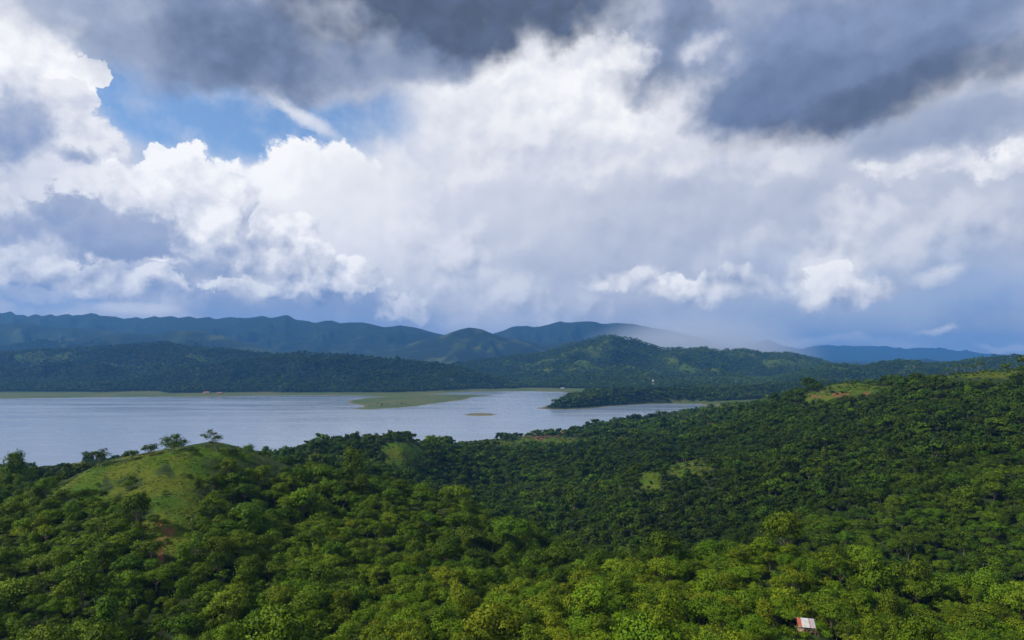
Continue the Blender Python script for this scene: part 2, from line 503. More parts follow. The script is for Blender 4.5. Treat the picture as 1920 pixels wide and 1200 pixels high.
cp = [((a - 960) / F * Y, Y, CAMZ - (b - HZ) / F * Y - g) for a, b, Y, g in NEAR]
cp += [(0, 40, 62), (-80, 60, 58), (80, 60, 64), (0, 90, 60), (-200, 60, 55), (200, 60, 60), (0, -200, 70), (-300, -150, 60), (300, -150, 70), (-400, 100, 50), (450, 120, 70),
       (-150, 400, 38), (-260, 420, 36), (-230, 560, 20), (-400, 430, 26), (-100, 470, 40), (-120, 760, 6), (-350, 640, 8), (-480, 600, 8), (-800, 400, 15), (40, 820, 6), (130, 1050, 8), (700, 700, 80), (800, 300, 90),
       (650, 1000, 40), (500, 1250, 18), (900, 1200, 30), (800, 900, 60)]
CP = np.array(cp)


def tps_phi(r2):
    return 0.5 * r2 * np.log(r2 + 1e-9)


def fit_tps(pts, lam):
    n = len(pts); X = pts[:, :2] / 100.0
    r2 = ((X[:, None] - X[None]) ** 2).sum(-1)
    A = np.zeros((n + 3, n + 3)); A[:n, :n] = tps_phi(r2) + lam * np.eye(n)
    A[:n, n] = 1; A[:n, n + 1:] = X; A[n, :n] = 1; A[n + 1:, :n] = X.T
    return np.linalg.solve(A, np.r_[pts[:, 2], 0, 0, 0]), X


TW, TX = fit_tps(CP, 0.004)


def near_land(x, y):
    out = np.empty(x.shape)
    xs, ys = x.ravel() / 100.0, y.ravel() / 100.0
    o = out.ravel()
    for i in range(0, len(xs), 40000):
        a, b = xs[i:i + 40000], ys[i:i + 40000]
        r2 = (a[:, None] - TX[:, 0]) ** 2 + (b[:, None] - TX[:, 1]) ** 2
        o[i:i + 40000] = tps_phi(r2) @ TW[:-3] + TW[-3] + TW[-2] * a + TW[-1] * b
    return o.reshape(x.shape)


# ranges: crest profile (photo column, row, distance) and depth of the front and back slopes
RANGES = [
    dict(n='headland', c=[(1000, 766, 1500), (1015, 757, 1500), (1060, 746, 1560), (1130, 735, 1630), (1250, 733, 1700), (1400, 728, 1800), (1470, 722, 1900), (1700, 716, 1900), (1900, 712, 1900), (2300, 700, 2000)], f=150, b=260, rough=.3, cut=7),
    dict(n='front', c=[(100, 745, 2150), (180, 733, 2200), (330, 695, 2400), (430, 679, 2450), (520, 668, 2450), (560, 660, 2450), (600, 664, 2450), (675, 669, 2450), (740, 677, 2450), (800, 681, 2430), (850, 688, 2400), (900, 703, 2380), (950, 719, 2350), (1000, 735, 2330)], f=480, b=600, rough=1.1),
    dict(n='leftfront', c=[(-900, 640, 2900), (-300, 645, 2900), (0, 661, 2900), (100, 656, 2900), (190, 651, 2900), (270, 644, 2950), (310, 642, 2950), (350, 650, 2950), (400, 655, 2950), (450, 658, 2900), (520, 666, 2900), (600, 680, 2900), (700, 700, 2900)], f=900, b=700, rough=1.2),
    dict(n='leftmid', c=[(-900, 640, 4300), (-200, 650, 4300), (0, 646, 4300), (50, 638, 4300), (75, 633, 4300), (110, 636, 4400), (170, 627, 4500), (220, 625, 4500), (300, 624, 4600), (330, 618, 4600), (370, 617, 4600), (400, 624, 4600), (430, 634, 4600), (470, 646, 4600), (510, 657, 4600), (580, 668, 4600), (700, 680, 4600)], f=1100, b=900, rough=.9),
    dict(n='leftblue', c=[(-900, 590, 5084), (-200, 600, 5084), (0, 604, 5084), (40, 604, 5084), (90, 611, 5084), (150, 615, 5084), (200, 616, 5084), (260, 627, 5084), (330, 650, 5084)], f=1100, b=900, rough=.9),
    dict(n='back', c=[(-900, 570, 6480), (-200, 580, 6480), (0, 583, 6480), (20, 583, 6480), (50, 591, 6480), (100, 589, 6480), (150, 590, 6480), (180, 586, 6480), (205, 591, 6480), (230, 596, 6480), (300, 591, 6480), (420, 595, 6480), (500, 592, 6480), (535, 589, 6480), (560, 597, 6480), (585, 603, 6480), (610, 600, 6480), (650, 603, 6480), (680, 605, 6480), (720, 609, 6480), (750, 608, 6480), (790, 617, 6480), (825, 624, 6480), (880, 632, 6480), (960, 655, 6480)], f=1900, b=1100, rough=.55),
    dict(n='backdark', c=[(700, 668, 5250), (780, 640, 5250), (825, 626, 5250), (850, 619, 5250), (880, 613, 5250), (905, 616, 5250), (940, 630, 5250), (1000, 641, 5250), (1040, 655, 5250), (1080, 668, 5250)], f=1100, b=800, rough=.6),
    dict(n='rainpeak', c=[(860, 640, 7560), (925, 621, 7560), (970, 609, 7560), (985, 608, 7560), (1000, 610, 7560), (1030, 604, 7560), (1050, 599, 7560), (1070, 602, 7560), (1100, 601, 7560), (1125, 603, 7560), (1170, 606, 7560), (1230, 612, 7560), (1300, 630, 7560), (1380, 655, 7560)], f=1800, b=1100, rough=.55),
    dict(n='knoll', c=[(660, 690, 4900), (740, 662, 4900), (800, 654, 4900), (850, 648, 4900), (880, 656, 4900), (905, 664, 4900), (960, 675, 4900)], f=900, b=600, rough=.5),
    dict(n='behindcentre', c=[(900, 672, 5600), (960, 661, 5600), (1000, 649, 5600), (1040, 641, 5600), (1085, 637, 5600), (1140, 645, 5600), (1200, 660, 5600)], f=1000, b=800, rough=.5),
    dict(n='centre', c=[(780, 705, 3000), (850, 685, 3200), (900, 675, 3400), (940, 671, 3500), (980, 666, 3500), (1020, 661, 3500), (1060, 648, 3500), (1085, 643, 3500), (1110, 635, 3500), (1125, 631, 3500), (1150, 630, 3500), (1175, 635, 3500), (1190, 637, 3500), (1210, 643, 3500), (1240, 653, 3500), (1290, 655, 3500), (1320, 653, 3500), (1350, 658, 3500), (1395, 655, 3600), (1420, 660, 3600), (1440, 663, 3700), (1480, 661, 3700), (1500, 666, 3700), (1530, 673, 3700), (1560, 683, 3700), (1620, 690, 3700), (1800, 700, 3700)], f=1250, b=900, rough=1.6),
    dict(n='rightlow', c=[(1380, 724, 2500), (1440, 714, 2600), (1480, 704, 2600), (1520, 694, 2600), (1540, 686, 2600), (1580, 686, 2600), (1620, 689, 2600), (1640, 684, 2600), (1680, 677, 2600), (1720, 679, 2600), (1740, 683, 2600), (1790, 681, 2600), (1850, 672, 2600), (1900, 668, 2600), (1960, 668, 2600), (2300, 664, 2600), (2800, 668, 2600)], f=600, b=800, rough=.9),
    dict(n='palehill', c=[(1600, 700, 6500), (1660, 690, 6500), (1690, 680, 6500), (1735, 672, 6500), (1770, 678, 6500), (1820, 690, 6500)], f=800, b=500, rough=.3),
    dict(n='farright', c=[(1300, 660, 15000), (1400, 648, 15000), (1425, 641, 15000), (1440, 636, 15000), (1470, 648, 15000), (1500, 654, 15000), (1540, 646, 15000), (1600, 648, 15000), (1640, 645, 15000), (1700, 648, 15000), (1780, 641, 15000), (1850, 645, 15000), (1920, 655, 15000), (2100, 650, 15000), (2600, 655, 15000)], f=2500, b=1200, rough=.35),
]


def far_land(x, y):
    out = np.zeros(x.shape)
    for R in RANGES:
        c = np.array(R['c'], float)
        s = (y > c[:, 2].min() - R['f'] * 1.15) & (y < c[:, 2].max() + R['b'] * 1.15)
        p0 = 960 + F * x / np.maximum(y, 1.0)
        s &= (p0 > c[0, 0] - 60) & (p0 < c[-1, 0] + 60)
        if s.any():
            out[s] = np.maximum(out[s], one_range(R, c, x[s], y[s], p0[s]))
    return out


def one_range(R, c, x, yy, px):
    y = yy
    if True:
        Yc = np.interp(px, c[:, 0], c[:, 2])
        rowc = np.interp(px, c[:, 0], c[:, 1])
        # soften the polyline crest with a little noise so that it is not faceted
        zc = CAMZ + (HZ - rowc) / F * Yc
        zc = zc + fbm(x, y, Yc.mean() * 0.05, 3, 31) * zc.mean() * 0.02
        edge = sstep(c[0, 0] - 60, c[0, 0], px) * sstep(c[-1, 0] + 60, c[-1, 0], px)
        Yw = Yc + fbm(x, y * 0.3, R['f'] * 0.8, 2, 5) * R['f'] * 0.05
        t = np.where(yy < Yw, (Yw - yy) / R['f'], (yy - Yw) / R['b'])
        prof = np.clip(1 - t, 0, 1)
        prof = prof * prof * (3 - 2 * prof) * 0.45 + prof * 0.55
        sp = ridged(x + fbm(x, y, 300, 2, 9) * 60, y * 0.75, min(R['f'] * 0.42, 420), 5, 40)
        carve = (1 - sp) * R['rough'] * 4 * np.clip(t, 0, 1) * np.clip(1 - t, 0, 1)
        z = np.maximum(zc, 0) * prof * np.clip(1 - 0.80 * carve, 0.05, 1) * edge
        return z


def height(x, y):
    """height of the land above the lake"""
    shape = x.shape
    x, y = x.ravel().astype(float), y.ravel().astype(float)
    sd = lake_sd(x, y)
    r = np.hypot(x, y)
    w = sstep(1500, 1150, y + np.maximum(x - 200, 0) * 0.15) * sstep(1900, 1300, r)
    nm = w > 0
    zn = np.zeros(x.shape)
    xn, yn = x[nm], y[nm]
    zn[nm] = np.maximum(near_land(xn, yn) + fbm(xn, yn, 70, 4, 3) * 2.2 + (ridged(xn + 40, yn * .7, 150, 3, 8) - 0.5) * (2.5 + 6.0 * sstep(270, 400, yn) * sstep(1100, 800, yn) * sstep(480, 380, np.abs(xn))), 2.0)
    zf = far_land(x, y)
    low = 3.0 + np.maximum(fbm(x, y, 500, 3, 60), -.4) * 4.0 * sstep(100, 600, sd) + sstep(2500, 6000, r) * 8
    zf = np.maximum(zf, low)
    hd = sstep(35, 55, x) * sstep(560, 420, x) * sstep(1430, 1455, y) * sstep(1800, 1700, y)
    zf = zf * (1 - hd) + zf * hd * sstep(2, 45, sd) / np.maximum(sstep(15, 170, sd), .05)
    zf = zf * sstep(15, 170, sd) + np.clip(sd * 0.02, 0, 2.6) * (1 - sstep(15, 170, sd))
    zn2 = zn * sstep(0, 120, sd) + np.clip(sd * 0.06, 0, 4) * (1 - sstep(0, 120, sd))
    land = zn2 * w + zf * (1 - w)
    isl = np.clip((1 - np.hypot((x + 61) / 31.0, (y - 1325) / 20.0)) * 6, 0, 2.4)
    z = np.where(sd > 0, land + 0.25, np.maximum(sd * 0.08, -6) - 0.4)
    z = np.where(isl > 0, isl + 0.2, z)
    return z.reshape(shape)


def project(x, y, z):
    yy = np.maximum(y, 1e-3)
    return 960 + F * x / yy, HZ - F * (z - CAMZ) / yy


# ------------------------------------------------------------------ ground cover in plan (grass, soil, mud)
# clearings of grass: outline in photo columns and rows on the ground, with the distances between which it lies
HILL_GRASS = [(85, 925), (150, 885), (215, 866), (290, 850), (330, 842), (440, 834), (530, 845), (480, 872), (402, 872), (384, 900), (376, 960), (374, 1000), (345, 1030),
              (290, 1035), (268, 1000), (272, 950), (240, 965), (180, 945), (110, 928)]
ELL = [  # column, row, half width, half height, near, far
    (755, 842, 42, 15, 500, 660), (745, 868, 22, 16, 500, 620), (905, 836, 62, 14, 700, 950), (1030, 826, 80, 6, 700, 950),
    (1292, 866, 44, 30, 380, 560), (1220, 884, 22, 38, 370, 560), (1150, 880, 22, 10, 450, 560), (1600, 722, 62, 18, 540, 690), (1540, 744, 36, 8, 560, 720),
    (1845, 700, 80, 12, 470, 620), (1760, 702, 36, 10, 500, 600), (1460, 1192, 52, 22, 105, 150), (1515, 1180, 36, 22, 105, 150), (70, 905, 26, 8, 200, 300), (100, 872, 60, 5, 600, 720), (640, 862, 24, 8, 480, 560),
]
NOGRASS = [(255, 904, 30, 20), (308, 884, 13, 10), (140, 950, 60, 26), (425, 884, 42, 20), (470, 866, 26, 10), (205, 900, 16, 10), (225, 945, 26, 16), (355, 862, 16, 6), (400, 925, 26, 30)]
SOIL = [(303, 1022, 4, 20, 150, 215), (295, 1052, 6, 30, 130, 205), (310, 998, 3.5, 16, 160, 215), (1010, 816, 36, 6, 820, 960), (1065, 808, 30, 4, 850, 1050), (1332, 796, 9, 6, 600, 900), (1560, 741, 50, 4, 560, 720), (1640, 738, 34, 3, 560, 700), (1140, 795, 10, 4, 900, 1080)]


def in_poly(px, py, poly):
    inside = np.zeros(px.shape, bool); n = len(poly)
    for i in range(n):
        (ax, ay), (bx, by) = poly[i], poly[(i + 1) % n]
        c = (ay > py) != (by > py)
        inside ^= c & (px < (bx - ax) * (py - ay) / ((by - ay) if by != ay else 1e-9) + ax)
    return inside


def cover(x, y, z):
    """grass, soil and mud shares of the ground at a point"""
    px, py = project(x, y, z)
    px = px + fbm(x, y, 14, 3, 90) * 900 / np.maximum(y, 100) * 8
    py = py + fbm(x, y, 14, 3, 95) * 900 / np.maximum(y, 100) * 4
    g = (in_poly(px, py, HILL_GRASS) & (y > 165) & (y < 300)).astype(float)
    for cx_, cy_, rx, ry in NOGRASS:
        g = g * sstep(0.8, 1.15, np.hypot((px - cx_) / rx, (py - cy_) / ry))
    soil = np.zeros(x.shape)
    for cx_, cy_, rx, ry, n_, f_ in ELL:
        e = np.hypot((px - cx_) / rx, (py - cy_) / ry)
        g = np.maximum(g, sstep(1.15, 0.85, e) * ((y > n_) & (y < f_)))
    for cx_, cy_, rx, ry, n_, f_ in SOIL:
        e = np.hypot((px - cx_) / rx, (py - cy_) / ry)
        soil = np.maximum(soil, sstep(1.2, 0.8, e) * ((y > n_) & (y < f_)))
    soil = soil * np.where(y < 250, 1.0, sstep(-0.35, 0.1, fbm(x, y, 6, 3, 97)))
    sd = lake_sd(x, y)
    mud = 0.8 * sstep(11, 3, sd + fbm(x, y, 40, 3, 70) * 9) * (y > 600)
    head = (x > 48) & (x < 380) & (y > 1440) & (y < 1800) & (sd > 5)
    flat = sstep(5.5, 4.0, z) * ~head * (y > 1400) * sstep(420, 250, sd)
    flat = np.maximum(flat, sstep(3.5, 2.5, z) * (y > 650) * (y < 1400) * sstep(40, 20, sd))
    k = (y > 2050) & (y < 4900) & (z > 9)
    if k.any():
        xk, yk = x[k], y[k]
        sp = ridged(xk + fbm(xk, yk, 300, 2, 9) * 60, yk * 0.75, 420, 5, 40)
        w = sstep(0.62, 0.90, sp + 0.30 * fbm(xk, yk, 260, 4, 51)) * sstep(2300, 3000, yk + np.maximum(xk, 0) * .6)
        g[k] = np.maximum(g[k], (0.75 - 0.45 * sstep(3900, 4500, yk)) * w)
    return g, soil, mud, flat


# ------------------------------------------------------------------ materials
def new_mat(name):
    m = bpy.data.materials.new(name); m.use_nodes = True
    m.node_tree.nodes.clear()
    t = NT(m.node_tree)
    out = t.n.new('ShaderNodeOutputMaterial')
    return m, t, out


def principled(t, color, rough=0.8, spec=0.3, **kw):
    b = t.n.new('ShaderNodeBsdfPrincipled')
    t.put(b.inputs['Base Color'], color); t.put(b.inputs['Roughness'], rough)
    t.put(b.inputs['Specular IOR Level'], spec)
    for k, v in kw.items():
        t.put(b.inputs[k], v)
    return b


def bump(t, h, dist, strength=1.0):
    b = t.n.new('ShaderNodeBump')
    b.inputs['Strength'].default_value = strength; b.inputs['Distance'].default_value = dist
    t.put(b.inputs['Height'], h)
    return b.outputs[0]


def ground_material():
    m, t, out = new_mat('ground')
    geo = t.n.new('ShaderNodeNewGeometry')
    pos = geo.outputs['Position']
    at = t.n.new('ShaderNodeAttribute'); at.attribute_name = 'cover'
    gr, so, mu = t.sep(at.outputs['Vector'])
    fl = at.outputs['Alpha']
    n1, _ = t.noise(pos, 0.35, 5, 0.6)
    n2, _ = t.noise(pos, 0.045, 4, 0.6)
    n3, _ = t.noise(pos, 0.006, 5, 0.6)
    n4, _ = t.noise(pos, 0.11, 3, 0.6)
    floor = t.mix(t.ramp(n1, 0.35, 0.65), (0.012, 0.026, 0.006), (0.035, 0.055, 0.014))
    far = t.mix(t.ramp(n4, 0.35, 0.62), (0.005, 0.011, 0.005), (0.013, 0.024, 0.008))  # far ranges darkened in colour for the cloud shadow over them
    far = t.mix(t.math('MULTIPLY', t.ramp(n3, 0.52, 0.68), t.ramp(t.vmath('LENGTH', pos), 4500, 6500, a=0.7, b=0.05)), far, (0.080, 0.100, 0.028))
    far = t.mix(t.math('MULTIPLY', t.ramp(n2, 0.62, 0.74), 0.5), far, (0.13, 0.12, 0.055))
    dist = t.vmath('LENGTH', pos)
    base = t.mix(t.ramp(dist, 1200, 1900), floor, far)
    grass = t.mix(t.ramp(n2, 0.38, 0.62), (0.042, 0.092, 0.005), (0.080, 0.102, 0.009))
    grass = t.mix(t.math('MULTIPLY', t.ramp(n1, 0.45, 0.7), 0.4), grass, (0.045, 0.062, 0.010))
    base = t.mix(gr, base, grass)
    flat = t.mix(t.ramp(n3, 0.4, 0.6), (0.056, 0.088, 0.020), (0.088, 0.102, 0.036))
    flat = t.mix(t.math('MULTIPLY', t.ramp(n2, 0.55, 0.68), 0.6), flat, (0.06, 0.085, 0.03))
    base = t.mix(fl, base, flat)
    mud = t.mix(n2, (0.13, 0.10, 0.065), (0.22, 0.18, 0.13))
    base = t.mix(mu, base, mud)
    soil = t.mix(n1, (0.10, 0.042, 0.018), (0.20, 0.095, 0.045))
    base = t.mix(so, base, soil)
    b = principled(t, base, 0.95, 0.1)
    t.l.new(bump(t, t.math('ADD', n1, t.math('MULTIPLY', n4, 3.0)), 0.8, 0.8), b.inputs['Normal'])
    t.l.new(b.outputs[0], out.inputs['Surface'])
    return m


def water_material():
    m, t, out = new_mat('lake_water')
    geo = t.n.new('ShaderNodeNewGeometry')
    mp = t.vmath('MULTIPLY', geo.outputs['Position'], (0.35, 1.0, 1.0))
    w1, _ = t.noise(mp, 0.35, 4, 0.6)
    w2, _ = t.noise(mp, 0.012, 4, 0.6)
    w3, _ = t.noise(t.vmath('MULTIPLY', geo.outputs['Position'], (0.0022, 0.016, 1.0)), 1.0, 5, 0.62)
    rough = t.ramp(w3, 0.36, 0.68, a=0.14, b=0.27)
    b = principled(t, (0.16, 0.22, 0.31), rough, 0.5)
    b.inputs['IOR'].default_value = 1.33
    t.l.new(bump(t, w1, 0.10, 0.5), b.inputs['Normal'])
    t.l.new(b.outputs[0], out.inputs['Surface'])
    return m


def mesh_from(name, verts, faces, mat=None, smooth=False):
    me = bpy.data.meshes.new(name)
    verts = np.asarray(verts, np.float32); faces = np.asarray(faces, np.int32)
    me.vertices.add(len(verts)); me.vertices.foreach_set('co', verts.ravel())
    k = faces.shape[1]
    me.loops.add(faces.size); me.loops.foreach_set('vertex_index', faces.ravel())
    me.polygons.add(len(faces))
    me.polygons.foreach_set('loop_start', np.arange(len(faces), dtype=np.int32) * k)
    me.polygons.foreach_set('loop_total', np.full(len(faces), k, np.int32))
    if smooth:
        me.polygons.foreach_set('use_smooth', np.ones(len(faces), bool))
    me.update(calc_edges=True)
    if mat:
        me.materials.append(mat)
    return me


def link(name, data, parent=None, **props):
    o = bpy.data.objects.new(name, data)
    COL.objects.link(o)
    if parent is not None:
        o.parent = parent
    for k, v in props.items():
        o[k] = v
    return o


# ------------------------------------------------------------------ ground: one sheet to the horizon
az_in = np.radians(np.arange(-44, 44.01, 0.11))
az_out = np.radians(np.r_[np.arange(-180, -44, 4.0), ])
azs = np.r_[az_out, az_in, -az_out[::-1]]
azs = np.unique(np.clip(azs, -np.pi, np.pi))
rad = [14.0]
while rad[-1] < 16500:
    r_ = rad[-1]
    rad.append(r_ * (1.0115 if r_ < 1350 or r_ > 4600 else 1.007))
rad = np.array(rad)
AZ, RR = np.meshgrid(azs, rad)
GX, GY = RR * np.sin(AZ), RR * np.cos(AZ)
GZ = height(GX, GY)
nr, nc = GX.shape
idx = np.arange(nr * nc).reshape(nr, nc)
quads = np.stack([idx[:-1, :-1], idx[:-1, 1:], idx[1:, 1:], idx[1:, :-1]], -1).reshape(-1, 4)[:, ::-1]
gme = mesh_from('ground', np.stack([GX, GY, GZ], -1).reshape(-1, 3), quads, ground_material(), True)
g_, s_, m_, f_ = cover(GX.ravel(), GY.ravel(), GZ.ravel())
at = gme.attributes.new('cover', 'FLOAT_COLOR', 'POINT')
at.data.foreach_set('color', np.stack([g_, s_, m_, f_], -1).astype(np.float32).ravel())
link('ground', gme, kind='structure')

lake_v = [(-9000, 380, 0), (700, 380, 0), (700, 2400, 0), (-9000, 2400, 0)]
link('lake', mesh_from('lake', lake_v, [(0, 1, 2, 3)], water_material()), kind='structure')

# ------------------------------------------------------------------ haze: the air of the valley
hm, ht, hout = new_mat('haze')
pv = ht.n.new('ShaderNodeVolumePrincipled')
pv.inputs['Color'].default_value = (0.13, 0.43, 1.0, 1)
pv.inputs['Density'].default_value = 7.6e-5
pv.inputs['Anisotropy'].default_value = 0.2
ht.l.new(pv.outputs[0], hout.inputs['Volume'])
hv = [(x, y, z) for x in (-17500, 17500) for y in (-17500, 17500) for z in (-14, 590)]
hf = [(0, 1, 3, 2), (4, 6, 7, 5), (0, 4, 5, 1), (2, 3, 7, 6), (0, 2, 6, 4), (1, 5, 7, 3)]
link('haze', mesh_from('haze', hv, hf, hm), kind='stuff', label='thin blue haze in the air over the valley')
#@@TREES
# ------------------------------------------------------------------ trees
def leaf_material():
    m, t, out = new_mat('leaves')
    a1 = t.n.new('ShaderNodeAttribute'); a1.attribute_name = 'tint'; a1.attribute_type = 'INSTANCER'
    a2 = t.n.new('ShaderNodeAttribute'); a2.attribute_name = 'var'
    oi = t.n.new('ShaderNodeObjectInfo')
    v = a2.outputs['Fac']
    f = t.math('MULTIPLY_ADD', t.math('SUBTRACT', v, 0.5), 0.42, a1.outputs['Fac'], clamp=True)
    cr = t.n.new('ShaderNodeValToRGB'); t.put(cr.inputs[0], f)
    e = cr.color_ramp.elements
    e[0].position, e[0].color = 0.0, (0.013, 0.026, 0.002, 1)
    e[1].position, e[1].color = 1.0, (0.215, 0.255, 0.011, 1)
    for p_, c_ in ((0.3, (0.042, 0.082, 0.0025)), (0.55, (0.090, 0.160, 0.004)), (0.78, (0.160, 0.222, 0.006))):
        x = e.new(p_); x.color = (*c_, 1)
    hs = t.n.new('ShaderNodeHueSaturation')
    t.put(hs.inputs['Hue'], t.ramp(oi.outputs['Random'], 0, 1, False, 0.482, 0.515))
    t.put(hs.inputs['Value'], t.ramp(oi.outputs['Random'], 0, 1, False, 0.85, 1.15))
    t.put(hs.inputs['Color'], cr.outputs[0])
    col = hs.outputs[0]
    b = principled(t, col, 0.6, 0.10)
    tr = t.n.new('ShaderNodeBsdfTranslucent'); t.put(tr.inputs[0], t.mix(0.5, col, (0.10, 0.15, 0.01)))
    mx = t.n.new('ShaderNodeMixShader'); mx.inputs[0].default_value = 0.16
    t.l.new(b.outputs[0], mx.inputs[1]); t.l.new(tr.outputs[0], mx.inputs[2])
    t.l.new(mx.outputs[0], out.inputs['Surface'])
    return m


def bark_material():
    m, t, out = new_mat('bark')
    tcn = t.n.new('ShaderNodeTexCoord')
    n1, _ = t.noise(tcn.outputs['Object'], 3.0, 4, 0.6)
    b = principled(t, t.mix(n1, (0.10, 0.075, 0.05), (0.30, 0.25, 0.19)), 0.9, 0.1)
    t.l.new(b.outputs[0], out.inputs['Surface'])
    return m


LEAF, BARK = leaf_material(), bark_material()


def tube(path, radii, sides, V, Q):
    path = np.asarray(path, float)
    base = len(V)
    for i, p in enumerate(path):
        d = path[min(i + 1, len(path) - 1)] - path[max(i - 1, 0)]
        d /= np.linalg.norm(d) + 1e-9
        u = np.cross(d, (0.3, 0.9, 0.1)); u /= np.linalg.norm(u) + 1e-9
        w = np.cross(d, u)
        for k in range(sides):
            a = 2 * np.pi * k / sides
            V.append(p + radii[i] * (np.cos(a) * u + np.sin(a) * w))
    for i in range(len(path) - 1):
        for k in range(sides):
            k2 = (k + 1) % sides
            Q.append((base + i * sides + k, base + i * sides + k2, base + (i + 1) * sides + k2, base + (i + 1) * sides + k))


def grow(seed, H, R, trunk_h, nclump, nleaf, leaf, clump=0.30, shape='dome', sides=5, lean=(0, 0), limbs=True, sparse=1.0):
    """a tree: limbs spread from a trunk and carry clumps of leaves; returns trunk and crown arrays"""
    g = np.random.default_rng(seed)
    V, Q = [], []
    top = np.array([lean[0] + g.normal() * 0.25, lean[1] + g.normal() * 0.25, trunk_h])
    mid = top * np.array([0.4, 0.4, 0.5]) + np.array([g.normal() * .12, g.normal() * .12, 0])
    r0 = 0.015 * H + 0.03
    tube([(0, 0, -0.6), mid, top], [r0 * 1.2, r0 * 0.85, r0 * 0.7], sides, V, Q)
    cs = []
    ch = H - trunk_h
    for i in range(nclump):
        u = (i + 0.5) / nclump
        ang = i * 2.39996 + g.normal() * 0.35
        if shape == 'dome':
            rr = R * np.sqrt(u) * 0.80
            zz = trunk_h + ch * (0.78 * np.sqrt(max(1 - (rr / R) ** 2, 0)) + g.normal() * 0.07) - (0.14 * ch if i % 3 == 0 else 0)
        elif shape == 'umbrella':
            rr = R * np.sqrt(u) * 0.86
            zz = trunk_h + ch * (0.70 - 0.35 * (rr / R) ** 2 + g.normal() * 0.10)
        elif shape == 'tall':
            zz = trunk_h * 0.8 + (ch + trunk_h * 0.1) * (0.08 + 0.80 * u)
            rr = R * (0.95 - 0.60 * abs(u - 0.35)) * np.sqrt(g.uniform(0.15, 1)) * 0.75
        else:                                   # ragged
            rr = R * np.sqrt(u) * g.uniform(0.55, 1.0)
            zz = trunk_h + ch * g.uniform(0.10, 0.85) * (1 - 0.35 * rr / R)
        k = zz / H
        cs.append((rr * np.cos(ang) + lean[0] * k * 1.2, rr * np.sin(ang) + lean[1] * k * 1.2, zz, R * clump * g.uniform(0.55, 1.4)))
    if limbs:
        for i, c in enumerate(cs):
            if i % (2 if nclump > 14 else 1) == 0:
                c = np.array(c[:3])
                st = top * g.uniform(0.6, 1.0)
                st[2] = trunk_h * g.uniform(0.62, 1.0)
                m = st * 0.5 + c * 0.5 + np.array([0, 0, -0.10 * ch]) * g.uniform(-0.4, 1)
                tube([st, m, c], [r0 * 0.42, r0 * 0.26, r0 * 0.07], 4 if sides > 4 else 3, V, Q)
    n = nclump * nleaf
    C = np.repeat(np.array(cs), nleaf, 0)
    d = g.normal(size=(n, 3)); d[:, 2] = d[:, 2] * 0.75 + 0.30
    d /= np.linalg.norm(d, axis=1)[:, None]
    rad_ = C[:, 3:4] * np.where(g.uniform(size=(n, 1)) < 0.16, g.uniform(1.0, 1.5, (n, 1)), g.uniform(0.5, 1.04, (n, 1)))
    sq = np.array([1.15, 1.15, 0.72 if shape != 'tall' else 0.85])
    p = C[:, :3] + d * rad_ * sq
    # leaf planes lean towards the outside of their clump
    nn = d + g.normal(size=(n, 3)) * 0.55; nn[:, 2] += 0.25
    nn /= np.linalg.norm(nn, axis=1)[:, None]
    tt = np.cross(nn, g.normal(size=(n, 3))); tt /= np.linalg.norm(tt, axis=1)[:, None]
    bb = np.cross(nn, tt)
    s = leaf * g.uniform(0.7, 1.35, (n, 1))
    quad = np.stack([p + tt * s * 0.62, p + bb * s * 0.42, p - tt * s * 0.62, p - bb * s * 0.42], 1)
    keep = g.uniform(size=n) < sparse
    quad, dd, nn = quad[keep], d[keep], nn[keep]
    n = len(quad)
    vn = dd * 0.55 + nn * 0.45
    axis = p[keep] - np.array([lean[0], lean[1], trunk_h]); axis /= np.linalg.norm(axis, axis=1)[:, None] + 1e-9
    vn = vn + axis * 0.25
    vn /= np.linalg.norm(vn, axis=1)[:, None]
    clv = np.repeat(g.uniform(0, 1, nclump), nleaf)[keep]
    var = np.clip(0.5 * clv + 0.5 * g.uniform(0, 1, n), 0, 1)
    return (np.array(V), np.array(Q)), (quad.reshape(-1, 3), np.arange(n * 4).reshape(n, 4), np.repeat(vn, 4, 0), np.repeat(var, 4))


def tree_mesh(name, trunk, crown):
    """one mesh from a trunk, a crown or both"""
    V, Q, N, A, M = [], [], [], [], []
    off = 0
    if trunk is not None:
        V.append(trunk[0]); Q.append(trunk[1]); A.append(np.full(len(trunk[0]), .5)); M.append(np.zeros(len(trunk[1]), np.int32))
        off = len(trunk[0])
    if crown is not None:
        V.append(crown[0]); Q.append(crown[1] + off); A.append(crown[3]); M.append(np.full(len(crown[1]), 1 if trunk is not None else 0, np.int32))
    V, Q, A, M = np.concatenate(V), np.concatenate(Q), np.concatenate(A), np.concatenate(M)
    me = mesh_from(name, V, Q, None, True)
    if trunk is not None:
        me.materials.append(BARK)
    if crown is not None:
        me.materials.append(LEAF)
        a = me.attributes.new('var', 'FLOAT', 'POINT'); a.data.foreach_set('value', A.astype(np.float32))
    me.polygons.foreach_set('material_index', M)
    if crown is not None:
        nrm = np.zeros((len(V), 3)); nrm[off:] = crown[2]
        me.normals_split_custom_set_from_vertices(nrm.tolist())
    return me


